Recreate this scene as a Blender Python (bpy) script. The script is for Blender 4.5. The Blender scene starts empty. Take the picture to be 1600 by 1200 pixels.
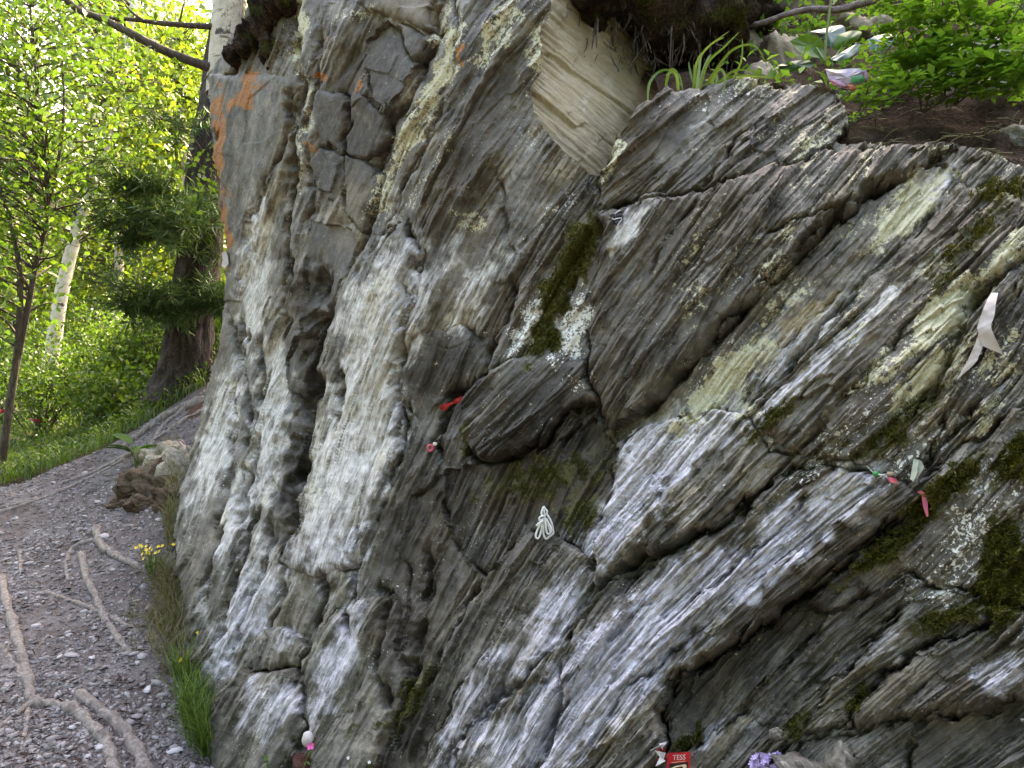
import bpy, bmesh, math, random
import numpy as np
from mathutils import Vector, Matrix

random.seed(7)
RNG = np.random.default_rng(11)
R = math.radians
scene = bpy.context.scene
C = scene.collection

# ------------------------------------------------------------------ camera
FPX = 1186.0                      # focal length in pixels of the 1600 px wide photograph
CAM = np.array((0.0, 0.0, 1.5))
cd = bpy.data.cameras.new('camera')
cd.sensor_width = 36.0
cd.lens = FPX / 1600.0 * 36.0
cd.clip_start = 0.05
cd.clip_end = 2000
cam = bpy.data.objects.new('camera', cd)
cam.location = CAM
cam.rotation_euler = (R(90), 0, 0)
C.objects.link(cam)
scene.camera = cam

# ------------------------------------------------------------------ sky, sun, exposure
SUN_EL, SUN_AZ = 46.0, 22.0       # azimuth measured from +Y towards +X
w = bpy.data.worlds.new('World')
scene.world = w
w.use_nodes = True
nt = w.node_tree
nt.nodes.clear()
sky = nt.nodes.new('ShaderNodeTexSky')
sky.sky_type = 'NISHITA'
sky.sun_disc = False
sky.sun_elevation = R(SUN_EL)
sky.sun_rotation = R(SUN_AZ)
sky.air_density = 1.0
sky.dust_density = 5.0
sky.ozone_density = 1.0
bg = nt.nodes.new('ShaderNodeBackground')
bg.inputs['Strength'].default_value = 0.14
wo = nt.nodes.new('ShaderNodeOutputWorld')
nt.links.new(sky.outputs[0], bg.inputs[0])
nt.links.new(bg.outputs[0], wo.inputs[0])

sd = bpy.data.lights.new('sun', 'SUN')
sd.energy = 2.6
sd.angle = R(0.5)
sd.color = (1.0, 0.93, 0.80)
sun = bpy.data.objects.new('sun', sd)
tosun = Vector((math.sin(R(SUN_AZ)) * math.cos(R(SUN_EL)), math.cos(R(SUN_AZ)) * math.cos(R(SUN_EL)), math.sin(R(SUN_EL))))
sun.rotation_euler = tosun.to_track_quat('Z', 'Y').to_euler()
sun.location = (4, 12, 14)
C.objects.link(sun)

vs = scene.view_settings
vs.view_transform = 'Standard'
vs.look = 'None'
vs.gamma = 1.0
vs.use_curve_mapping = False
vs.exposure = 3.65
vs.use_white_balance = True
vs.white_balance_temperature = 7900
vs.white_balance_tint = 16
scene.cycles.use_denoising = True
scene.cycles.denoising_prefilter = 'NONE'
scene.cycles.denoising_input_passes = 'RGB_ALBEDO_NORMAL'
scene.cycles.max_bounces = 6
scene.cycles.diffuse_bounces = 3
scene.cycles.transmission_bounces = 3
scene.cycles.transparent_max_bounces = 4

# ------------------------------------------------------------------ small helpers
def pt(px, py, Y):
    """the place seen at photo pixel (px, py) when it stands Y metres in front of the camera"""
    return np.array((CAM[0] + (px - 800.0) / FPX * Y, CAM[1] + Y, CAM[2] - (py - 600.0) / FPX * Y))

def V(px, py, Y):
    return Vector(pt(px, py, Y))

_PERM = RNG.permutation(1024).astype(np.int32)
_GA = RNG.random(1024) * 2 * math.pi
_GC = (np.cos(_GA) * 1.5).astype(np.float32); _GS = (np.sin(_GA) * 1.5).astype(np.float32)
def grad_noise(x, y, seed=0):
    x = np.asarray(x, np.float32); y = np.asarray(y, np.float32)
    xf0 = np.floor(x); yf0 = np.floor(y)
    xi = xf0.astype(np.int32); yi = yf0.astype(np.int32)
    xf = x - xf0; yf = y - yf0
    u = xf * xf * (3 - 2 * xf); v = yf * yf * (3 - 2 * yf)
    r0 = _PERM[(yi + seed * 131) & 1023]; r1 = _PERM[(yi + 1 + seed * 131) & 1023]
    def g(r, ix, dx, dy):
        h = _PERM[(ix + r) & 1023]
        return _GC[h] * dx + _GS[h] * dy
    a = g(r0, xi, xf, yf); b = g(r0, xi + 1, xf - 1, yf)
    c = g(r1, xi, xf, yf - 1); d = g(r1, xi + 1, xf - 1, yf - 1)
    return a + (b - a) * u + (c - a) * v + (a - b - c + d) * u * v

_CR = RNG.random((5, 1024)).astype(np.float32)
def facets(x, y, seed=0):
    """angular broken pieces: nearest-cell height and tilt, plus the distance to the cell edge"""
    x = np.asarray(x, np.float32); y = np.asarray(y, np.float32)
    x0 = np.floor(x).astype(np.int32); y0 = np.floor(y).astype(np.int32)
    best = np.full(x.shape, 9.0, np.float32); sec = best.copy(); hh = np.zeros(x.shape, np.float32)
    for j in (-1, 0, 1):
        r = _PERM[(y0 + j + seed * 77) & 1023]
        for i in (-1, 0, 1):
            k = _PERM[(x0 + i + r) & 1023]
            dx = x - (x0 + i) - _CR[0][k]; dy = y - (y0 + j) - _CR[1][k]
            d = np.abs(dx) * .6 + np.abs(dy) * .6 + .4 * np.sqrt(dx * dx + dy * dy)
            m = d < best
            sec = np.where(m, best, np.minimum(sec, d))
            hh = np.where(m, _CR[2][k] + (_CR[3][k] - .35) * dx * 1.3 + (_CR[4][k] - .5) * dy * 1.1, hh)
            best = np.where(m, d, best)
    return hh, sec - best

def fbm(x, y, seed=0, octs=4, gain=0.5):
    s = 0; a = 1.0
    for o in range(octs):
        s = s + a * grad_noise(x * 2 ** o, y * 2 ** o, seed + o * 17)
        a *= gain
    return s

def sstep(a, b, x):
    t = np.clip((x - a) / (b - a), 0, 1)
    return t * t * (3 - 2 * t)

def tps_fit(P, z, lam=1e-3, sc=400.0):
    P = np.asarray(P, float) / sc
    n = len(P)
    d = np.linalg.norm(P[:, None] - P[None], axis=2)
    K = np.where(d > 0, d * d * np.log(d + 1e-12), 0) + lam * np.eye(n)
    A = np.zeros((n + 3, n + 3))
    A[:n, :n] = K; A[:n, n] = 1; A[:n, n + 1:] = P; A[n, :n] = 1; A[n + 1:, :n] = P.T
    return P, np.linalg.solve(A, np.concatenate([z, [0, 0, 0]])), sc

def tps_eval(fit, X, Y):
    P, wgt, sc = fit
    x = X / sc; y = Y / sc
    out = wgt[-3] + wgt[-2] * x + wgt[-1] * y
    for i, p in enumerate(P):
        r2 = (x - p[0]) ** 2 + (y - p[1]) ** 2
        out = out + wgt[i] * 0.5 * r2 * np.log(r2 + 1e-12)
    return out

def tps_grid(fit, X, Y, ds=8):
    """evaluate a smooth fit on a coarse grid and upsample (X, Y regular grids)"""
    xs = X[0]; ys = Y[:, 0]
    cx = np.linspace(xs[0], xs[-1], max(8, len(xs) // ds)); cy = np.linspace(ys[0], ys[-1], max(8, len(ys) // ds))
    GX, GY = np.meshgrid(cx, cy)
    return resample(tps_eval(fit, GX, GY), cx, cy, xs, ys)

def resample(G, cx, cy, xs, ys):
    def ax(c, s):
        f = (s - c[0]) / (c[1] - c[0]); i = np.clip(np.floor(f).astype(int), 0, len(c) - 2); return i, f - i
    def cub(A, i, f):   # Catmull-Rom along axis 0
        n = A.shape[0]
        f = f[:, None]
        p0 = A[np.clip(i - 1, 0, n - 1)]; p1 = A[i]; p2 = A[np.clip(i + 1, 0, n - 1)]; p3 = A[np.clip(i + 2, 0, n - 1)]
        return p1 + 0.5 * f * (p2 - p0 + f * (2 * p0 - 5 * p1 + 4 * p2 - p3 + f * (3 * (p1 - p2) + p3 - p0)))
    iy, fy = ax(cy, ys); ix, fx = ax(cx, xs)
    T = cub(G, iy, fy)
    return cub(T.T.copy(), ix, fx).T

def inside_poly(X, Y, poly):
    ins = np.zeros(X.shape, bool)
    n = len(poly)
    for i in range(n):
        x1, y1 = poly[i]; x2, y2 = poly[(i + 1) % n]
        if y1 == y2:
            continue
        c = ((Y >= y1) != (Y >= y2)) & (X < (x2 - x1) * (Y - y1) / (y2 - y1) + x1)
        ins ^= c
    return ins

def seg_dist(X, Y, pts, closed):
    """distance to a polyline, position along it (0..1) and side (+1 on its right hand in picture)"""
    best = np.full(X.shape, 1e9, np.float32); tt = np.zeros(X.shape, np.float32); side = np.ones(X.shape, np.float32)
    n = len(pts); m = n if closed else n - 1
    for i in range(m):
        x1, y1 = pts[i]; x2, y2 = pts[(i + 1) % n]
        dx, dy = x2 - x1, y2 - y1
        L = dx * dx + dy * dy + 1e-9
        t = np.clip(((X - x1) * dx + (Y - y1) * dy) / L, 0, 1)
        qx = X - x1 - t * dx; qy = Y - y1 - t * dy
        d = np.sqrt(qx * qx + qy * qy)
        k = d < best
        best = np.where(k, d, best)
        tt = np.where(k, (i + t) / m, tt)
        side = np.where(k, np.sign(dx * (Y - y1) - dy * (X - x1)), side)
    return best, tt, side

def new_mesh(name, verts, faces, mat=None, parent=None, smooth=True, attrs=None, link=True):
    """faces: (n,3|4) int array or list of tuples"""
    me = bpy.data.meshes.new(name)
    verts = np.asarray(verts, np.float32)
    if isinstance(faces, np.ndarray):
        k = faces.shape[1]
        me.vertices.add(len(verts)); me.vertices.foreach_set('co', verts.ravel())
        me.loops.add(faces.size); me.loops.foreach_set('vertex_index', faces.astype(np.int32).ravel())
        me.polygons.add(len(faces)); me.polygons.foreach_set('loop_start', np.arange(0, faces.size, k, dtype=np.int32))
        me.update(calc_edges=True)
    else:
        me.from_pydata([tuple(v) for v in verts], [], [tuple(f) for f in faces])
        me.update()
    if smooth:
        me.polygons.foreach_set('use_smooth', np.ones(len(me.polygons), bool))
    for an, av in (attrs or {}).items():
        av = np.asarray(av, np.float32)
        if av.ndim == 1:
            a = me.attributes.new(an, 'FLOAT', 'POINT'); a.data.foreach_set('value', av)
        elif av.shape[1] == 3:
            a = me.attributes.new(an, 'FLOAT_VECTOR', 'POINT'); a.data.foreach_set('vector', av.ravel())
        else:
            a = me.attributes.new(an, 'FLOAT_COLOR', 'POINT'); a.data.foreach_set('color', av.ravel())
    if mat:
        me.materials.append(mat)
    ob = bpy.data.objects.new(name, me)
    if link:
        C.objects.link(ob)
    if parent:
        ob.parent = parent
    return ob

def tag(o, label=None, cat=None, group=None, kind=None):
    if label: o['label'] = label
    if cat: o['category'] = cat
    if group: o['group'] = group
    if kind: o['kind'] = kind
    return o

def empty(name, loc=(0, 0, 0)):
    o = bpy.data.objects.new(name, None)
    o.location = loc
    o.empty_display_size = 0.1
    C.objects.link(o)
    return o

def localise(ob, root):
    """parent keeping world coordinates (parts are built in world space)"""
    ob.parent = root
    ob.matrix_parent_inverse = Matrix.Translation(-Vector(root.location))
    return ob

# ------------------------------------------------------------------ material helper
class NT:
    def __init__(self, name, rough=0.85, spec=0.3):
        self.m = bpy.data.materials.new(name); self.m.use_nodes = True
        self.t = self.m.node_tree; self.t.nodes.clear()
        self.out = self.n('ShaderNodeOutputMaterial')
        self.b = self.n('ShaderNodeBsdfPrincipled')
        self.b.inputs['Roughness'].default_value = rough
        self.b.inputs['Specular IOR Level'].default_value = spec
        self.l(self.b.outputs[0], self.out.inputs[0])
    def n(self, k, **kw):
        x = self.t.nodes.new(k)
        for a, v in kw.items(): setattr(x, a, v)
        return x
    def l(self, a, b): self.t.links.new(a, b)
    def put(self, sock, v):
        if hasattr(v, 'links') or isinstance(v, bpy.types.NodeSocket): self.l(v, sock)
        elif isinstance(v, (tuple, list)) and len(v) == 3 and sock.type == 'RGBA': sock.default_value = (*v, 1)
        else: sock.default_value = v
    def attr(self, name, out='Color'):
        a = self.n('ShaderNodeAttribute'); a.attribute_name = name; return a.outputs[out]
    def coord(self, out='Object'):
        return self.n('ShaderNodeTexCoord').outputs[out]
    def mapping(self, vec, scale=(1, 1, 1), loc=(0, 0, 0), rot=(0, 0, 0)):
        m = self.n('ShaderNodeMapping'); self.put(m.inputs['Vector'], vec)
        m.inputs['Scale'].default_value = scale; m.inputs['Location'].default_value = loc; m.inputs['Rotation'].default_value = rot
        return m.outputs[0]
    def noise(self, vec, scale=1, detail=4, rough=0.55, dist=0.0, out='Fac'):
        x = self.n('ShaderNodeTexNoise'); self.put(x.inputs['Vector'], vec)
        x.inputs['Scale'].default_value = scale; x.inputs['Detail'].default_value = detail
        x.inputs['Roughness'].default_value = rough; x.inputs['Distortion'].default_value = dist
        return x.outputs[out]
    def voronoi(self, vec, scale=1, feature='F1', out='Distance', rand=1.0):
        x = self.n('ShaderNodeTexVoronoi', feature=feature); self.put(x.inputs['Vector'], vec)
        x.inputs['Scale'].default_value = scale; x.inputs['Randomness'].default_value = rand
        return x.outputs[out]
    def ramp(self, fac, stops, interp='LINEAR'):
        x = self.n('ShaderNodeValToRGB'); x.color_ramp.interpolation = interp
        e = x.color_ramp.elements
        while len(e) < len(stops): e.new(0.5)
        for el, (p, c) in zip(e, stops):
            el.position = p; el.color = (*c, 1) if isinstance(c, (tuple, list)) else (c, c, c, 1)
        self.put(x.inputs[0], fac); return x.outputs[0]
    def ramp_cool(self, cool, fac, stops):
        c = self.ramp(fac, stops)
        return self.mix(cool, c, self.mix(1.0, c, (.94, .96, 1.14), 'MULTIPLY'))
    def math(self, op, a, b=None, c=None, clamp=False):
        x = self.n('ShaderNodeMath', operation=op, use_clamp=clamp); self.put(x.inputs[0], a)
        if b is not None: self.put(x.inputs[1], b)
        if c is not None: self.put(x.inputs[2], c)
        return x.outputs[0]
    def mix(self, fac, a, b, blend='MIX'):
        x = self.n('ShaderNodeMix', data_type='RGBA', blend_type=blend)
        self.put(x.inputs[0], fac); self.put(x.inputs[6], a); self.put(x.inputs[7], b); return x.outputs[2]
    def smooth(self, v, a, b):
        x = self.n('ShaderNodeMapRange', interpolation_type='SMOOTHSTEP'); self.put(x.inputs[0], v)
        x.inputs[1].default_value = a; x.inputs[2].default_value = b; return x.outputs[0]
    def bump(self, h, strength=0.5, dist=0.01, normal=None):
        x = self.n('ShaderNodeBump'); self.put(x.inputs['Height'], h)
        x.inputs['Strength'].default_value = strength; x.inputs['Distance'].default_value = dist
        if normal is not None: self.l(normal, x.inputs['Normal'])
        return x.outputs[0]
    def base(self, c): self.put(self.b.inputs['Base Color'], c); return self
    def normal(self, n): self.l(n, self.b.inputs['Normal']); return self

# ------------------------------------------------------------------ rock materials
def rock_material():
    k = NT('schist_rock', 0.72, 0.35)
    fl = k.attr('flow', 'Vector')           # x across the foliation, y along it (unit = about 2 mm)
    ob = k.coord('Object')
    mA = k.attr('mask_a'); mB = k.attr('mask_b')
    sA = k.n('ShaderNodeSeparateColor'); k.l(mA, sA.inputs[0])
    sB = k.n('ShaderNodeSeparateColor'); k.l(mB, sB.inputs[0])
    pale, tan, moss = sA.outputs[0], sA.outputs[1], sA.outputs[2]
    crust, speck, orange = sB.outputs[0], sB.outputs[1], sB.outputs[2]
    mC = k.attr('mask_c'); sC = k.n('ShaderNodeSeparateColor'); k.l(mC, sC.inputs[0])
    dark, smoothm, brown = sC.outputs[0], sC.outputs[1], sC.outputs[2]
    streak = k.noise(k.mapping(fl, (1 / 11, 1 / 62, 1)), 1, 6, 0.70, 0.8)
    fine = k.noise(k.mapping(fl, (1 / 2.6, 1 / 20, 1)), 1, 4, 0.65, 0.4)
    blot = k.noise(ob, 9, 5, 0.6)
    grit = k.noise(ob, 140, 3, 0.6)
    warp = k.noise(ob, 30, 4, 0.6)
    mixn = k.math('ADD', k.math('MULTIPLY', streak, 0.44), k.math('ADD', k.math('MULTIPLY', fine, 0.32), k.math('MULTIPLY', k.noise(ob, 55, 5, 0.65), 0.24)))
    aniso = k.math('MULTIPLY_ADD', k.math('SUBTRACT', blot, 0.5), 0.55, mixn)
    base = k.ramp(aniso, [(0.36, (0.040, 0.036, 0.028)), (0.46, (0.105, 0.097, 0.078)), (0.54, (0.175, 0.163, 0.134)), (0.66, (0.34, 0.32, 0.275))])
    iron = k.noise(k.mapping(fl, (1 / 60, 1 / 260, 1)), 1, 4, 0.6)
    base = k.mix(k.math('MULTIPLY', k.smooth(iron, 0.50, 0.72), 0.4), base, k.mix(0.5, base, (0.15, 0.105, 0.058)))
    hue = k.noise(k.mapping(fl, (1 / 45, 1 / 190, 1), (3, 9, 0)), 1, 4, 0.6)
    base = k.mix(1.0, base, k.ramp(hue, [(0.36, (0.92, 0.95, 1.0)), (0.5, (1.0, 0.985, 0.94)), (0.64, (1.07, 1.0, 0.83))]), 'MULTIPLY')
    tnode = k.attr('tone', 'Fac'); tcol = k.n('ShaderNodeCombineColor'); [k.l(tnode, tcol.inputs[i_]) for i_ in range(3)]
    base = k.mix(1.0, base, tcol.outputs[0], 'MULTIPLY')
    smooth_c = k.ramp(k.math('MULTIPLY_ADD', grit, 0.2, k.math('ADD', k.math('MULTIPLY', blot, 0.4), k.math('MULTIPLY', warp, 0.4))), [(0.34, (0.045, 0.041, 0.033)), (0.50, (0.125, 0.118, 0.100)), (0.66, (0.27, 0.25, 0.205))])
    base = k.mix(k.math('MULTIPLY', smoothm, 0.85), base, smooth_c)
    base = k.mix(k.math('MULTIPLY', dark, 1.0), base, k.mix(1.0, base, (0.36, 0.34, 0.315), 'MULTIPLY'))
    bfac = k.math('MULTIPLY', brown, k.smooth(k.math('ADD', warp, k.math('MULTIPLY', fine, 0.4)), 0.35, 0.85))
    base = k.mix(bfac, base, (0.075, 0.056, 0.033))
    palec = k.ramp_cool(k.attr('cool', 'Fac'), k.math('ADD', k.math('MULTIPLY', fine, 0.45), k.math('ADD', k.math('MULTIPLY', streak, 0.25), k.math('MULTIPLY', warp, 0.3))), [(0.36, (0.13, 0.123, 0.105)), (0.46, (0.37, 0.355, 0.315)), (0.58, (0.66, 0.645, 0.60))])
    palec = k.mix(k.math('MULTIPLY', k.smooth(hue, 0.48, 0.7), 0.5), palec, k.mix(1.0, palec, (1.0, 0.92, 0.72), 'MULTIPLY'))
    pale = k.math('SUBTRACT', pale, k.math('MULTIPLY', dark, 0.55))
    pf = k.smooth(k.math('MULTIPLY_ADD', k.math('SUBTRACT', aniso, 0.5), 1.5, pale), 0.22, 0.85)
    col = k.mix(pf, base, palec)
    tanc = k.ramp(fine, [(0.25, (0.28, 0.225, 0.13)), (0.75, (0.45, 0.375, 0.235))])
    col = k.mix(k.math('MULTIPLY', tan, 0.9), col, tanc)
    # pale yellow crust lichen in ragged flakes
    flk = k.noise(ob, 85, 6, 0.75, 0.3)
    crf = k.smooth(k.math('MULTIPLY_ADD', crust, 0.29, k.math('MULTIPLY_ADD', k.math('SUBTRACT', warp, .5), .5, flk)), 0.665, 0.72)
    col = k.mix(crf, col, k.ramp(grit, [(0.3, (0.42, 0.40, 0.25)), (0.7, (0.62, 0.60, 0.42))]))
    # white round lichen spots
    fk1 = k.noise(k.mapping(ob, loc=(3, 5, 1)), 130, 2, 0.5, 0.4); fk2 = k.noise(k.mapping(ob, loc=(1, 7, 4)), 62, 4, 0.62, 0.6)
    fks = k.math('MAXIMUM', k.math('MULTIPLY_ADD', speck, 0.20, fk1), k.math('MULTIPLY_ADD', speck, 0.21, fk2))
    spf = k.math('MULTIPLY', k.smooth(fks, 0.765, 0.79), k.smooth(speck, 0.02, 0.12))
    spv = k.n('ShaderNodeTexVoronoi'); wob = k.n('ShaderNodeVectorMath', operation='MULTIPLY_ADD'); k.l(k.noise(ob, 70, 3, 0.6, 0, 'Color'), wob.inputs[0]); wob.inputs[1].default_value = (.016, .016, .016); k.l(ob, wob.inputs[2])
    k.l(wob.outputs[0], spv.inputs['Vector']); spv.inputs['Scale'].default_value = 42
    svc = k.n('ShaderNodeSeparateColor'); k.l(spv.outputs['Color'], svc.inputs[0])
    rad = k.math('MULTIPLY', k.math('SUBTRACT', k.math('MULTIPLY_ADD', speck, 0.35, svc.outputs[0]), 0.72), 0.75)
    spots = k.math('MULTIPLY', k.smooth(k.math('SUBTRACT', rad, spv.outputs['Distance']), -0.02, 0.05), k.smooth(speck, 0.4, 0.8))
    spf = k.math('MAXIMUM', spf, spots)
    col = k.mix(spf, col, k.ramp(grit, [(0.3, (0.60, 0.60, 0.53)), (0.7, (0.80, 0.80, 0.74))]))
    # orange lichen
    orf = k.smooth(k.math('MULTIPLY_ADD', orange, 0.40, k.math('ADD', k.math('MULTIPLY', flk, 0.8), k.math('MULTIPLY', warp, 0.3))), 0.71, 0.86)
    col = k.mix(orf, col, k.ramp(grit, [(0.35, (0.17, 0.065, 0.018)), (0.65, (0.46, 0.18, 0.03))]))
    # moss
    mof = k.smooth(k.math('MULTIPLY_ADD', moss, 0.62, k.math('MULTIPLY', warp, 0.85)), 0.60, 0.98)
    col = k.mix(mof, col, k.ramp(k.noise(ob, 160, 4, 0.7), [(0.30, (0.020, 0.021, 0.004)), (0.52, (0.070, 0.070, 0.011)), (0.75, (0.18, 0.165, 0.025))]))
    k.base(col)
    bmp = k.math('ADD', k.math('MULTIPLY', fine, 0.8), k.math('ADD', k.math('MULTIPLY', grit, 0.4), k.math('MULTIPLY', k.noise(ob, 60, 5, 0.7), 0.9)))
    k.normal(k.bump(bmp, 0.75, 0.006))
    k.put(k.b.inputs['Roughness'], k.ramp(fine, [(0.3, 0.45), (0.7, 0.8)]))
    return k.m

ROCK = rock_material()

# ------------------------------------------------------------------ the cliff: layout traced on its surface
STEP = 1.5
U0, U1, V0, V1 = 236.0, 1640.0, -130.0, 1240.0
gx = np.arange(U0, U1, STEP); gy = np.arange(V0, V1, STEP)
GX, GY = np.meshgrid(gx, gy)
GX = GX.astype(np.float32); GY = GY.astype(np.float32)

depth_pts = [
 (395,0,4.25),(345,90,4.35),(335,250,4.45),(352,430,4.55),(335,570,4.6),(300,700,4.5),(280,790,4.3),(275,870,4.05),(290,960,3.68),(305,1030,3.42),(345,1200,2.95),(240,850,4.6),
 (430,60,3.85),(430,300,3.9),(430,550,3.95),(390,750,3.75),(390,900,3.35),(420,1060,2.95),(480,1200,2.6),
 (500,0,3.5),(500,250,3.55),(480,500,3.55),(460,750,3.4),(440,870,3.2),
 (600,0,3.2),(600,250,3.2),(580,500,3.12),(560,750,2.95),(560,950,2.72),(560,1200,2.42),
 (700,0,2.98),(720,250,2.85),(690,450,2.85),(690,650,2.82),(690,850,2.62),(680,1050,2.38),(700,1200,2.18),
 (800,0,2.82),(840,150,2.72),(800,400,2.68),(800,620,2.55),(800,800,2.45),(800,1000,2.2),(800,1200,2.02),
 (930,330,2.55),(930,500,2.48),(940,680,2.44),(930,900,2.18),(900,1200,1.92),
 (1040,140,2.56),(1040,330,2.42),(1050,550,2.28),(1050,720,2.14),(1060,900,2.02),(1050,1200,1.84),
 (1150,127,2.55),(1200,300,2.28),(1200,550,2.1),(1200,750,1.98),(1200,950,1.9),(1250,1200,1.72),
 (1310,150,2.45),(1380,270,2.17),(1380,500,1.95),(1380,700,1.84),(1380,900,1.8),(1400,1200,1.62),
 (1490,240,2.15),(1620,290,1.92),(1600,450,1.78),(1600,650,1.68),(1600,900,1.6),(1600,1200,1.45)]
fitD = tps_fit([(a, b) for a, b, _ in depth_pts], np.array([c for _, _, c in depth_pts]), 2e-3)
D0 = tps_grid(fitD, GX, GY, 10).astype(np.float32)

def to_world(px, py, D):
    return np.stack([(px - 800.0) / FPX * D + CAM[0], D + CAM[1], CAM[2] - (py - 600.0) / FPX * D], axis=-1)

P0 = to_world(GX, GY, D0)
dU = np.gradient(P0, axis=1); dV = np.gradient(P0, axis=0)
N0 = np.cross(dU, dV); N0 /= np.linalg.norm(N0, axis=2, keepdims=True)
flip = (N0 * (P0 - CAM)).sum(axis=2) > 0
N0[flip] *= -1

# foliation direction (degrees up from +x as drawn) and the two coordinates that follow it
dir_pts = [(350,300,86),(400,700,80),(330,1000,64),(480,300,88),(480,700,83),(450,1000,72),(600,200,72),(600,600,73),(560,1000,74),(650,1150,66),
 (750,150,62),(760,400,62),(700,650,70),(700,900,70),(800,800,58),(850,500,65),(800,1000,52),(900,1000,47),(900,1150,50),(1000,250,50),(1000,450,55),(1050,600,50),
 (1200,300,48),(1200,500,45),(1050,800,40),(1100,950,42),(1300,450,42),(1300,650,40),(1300,850,36),(1200,1050,42),(1400,350,42),(1500,500,45),(1500,700,38),(1450,950,34),(1550,1050,26),(1580,850,38)]
fitA = tps_fit([(a, b) for a, b, _ in dir_pts], np.array([float(c) for *_, c in dir_pts]), 3e-2)
nx, ny = 28, 26
cx = np.linspace(U0, U1, nx); cy = np.linspace(V0, V1, ny)
CX, CY = np.meshgrid(cx, cy)
A = np.radians(np.clip(tps_eval(fitA, CX, CY), 15, 95))
ax_, ay_ = np.cos(A), -np.sin(A)          # along, in picture axes (y down)
def potential(tx, ty):
    idx = np.arange(nx * ny).reshape(ny, nx)
    hx, hy = cx[1] - cx[0], cy[1] - cy[0]
    L = 1e-9 * np.eye(nx * ny); r = np.zeros(nx * ny)
    def link(a, b, v):
        a = a.ravel(); b = b.ravel(); v = v.ravel()
        np.add.at(L, (a, a), 1); np.add.at(L, (b, b), 1); np.add.at(L, (a, b), -1); np.add.at(L, (b, a), -1)
        np.add.at(r, b, v); np.add.at(r, a, -v)
    link(idx[:, :-1], idx[:, 1:], hx * .5 * (tx[:, :-1] + tx[:, 1:]))
    link(idx[:-1], idx[1:], hy * .5 * (ty[:-1] + ty[1:]))
    L[0, 0] += 1
    return np.linalg.solve(L, r).reshape(ny, nx)
PHI = resample(potential(-ay_, ax_), cx, cy, gx, gy).astype(np.float32)      # across, growing to the lower right
PSI = resample(potential(ax_, ay_), cx, cy, gx, gy).astype(np.float32)       # along, growing to the upper right
ANG = np.radians(np.clip(tps_grid(fitA, GX, GY, 10), 15, 95)).astype(np.float32)

jag, _ = facets(PHI / 9, PSI / 60, 8); jag2, _ = facets(PHI / 22, PSI / 140, 9); jag = .6 * (jag - .5) + .9 * (jag2 - .5) + .5
wx = GX + 7 * grad_noise(GX / 38, GY / 38, 3) + 3 * grad_noise(GX / 13, GY / 13, 4) + 7 * (jag - .5) * np.sin(ANG)
wy = GY + 7 * grad_noise(GX / 38, GY / 38, 5) + 3 * grad_noise(GX / 13, GY / 13, 6) + 7 * (jag - .5) * np.cos(ANG)

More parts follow.
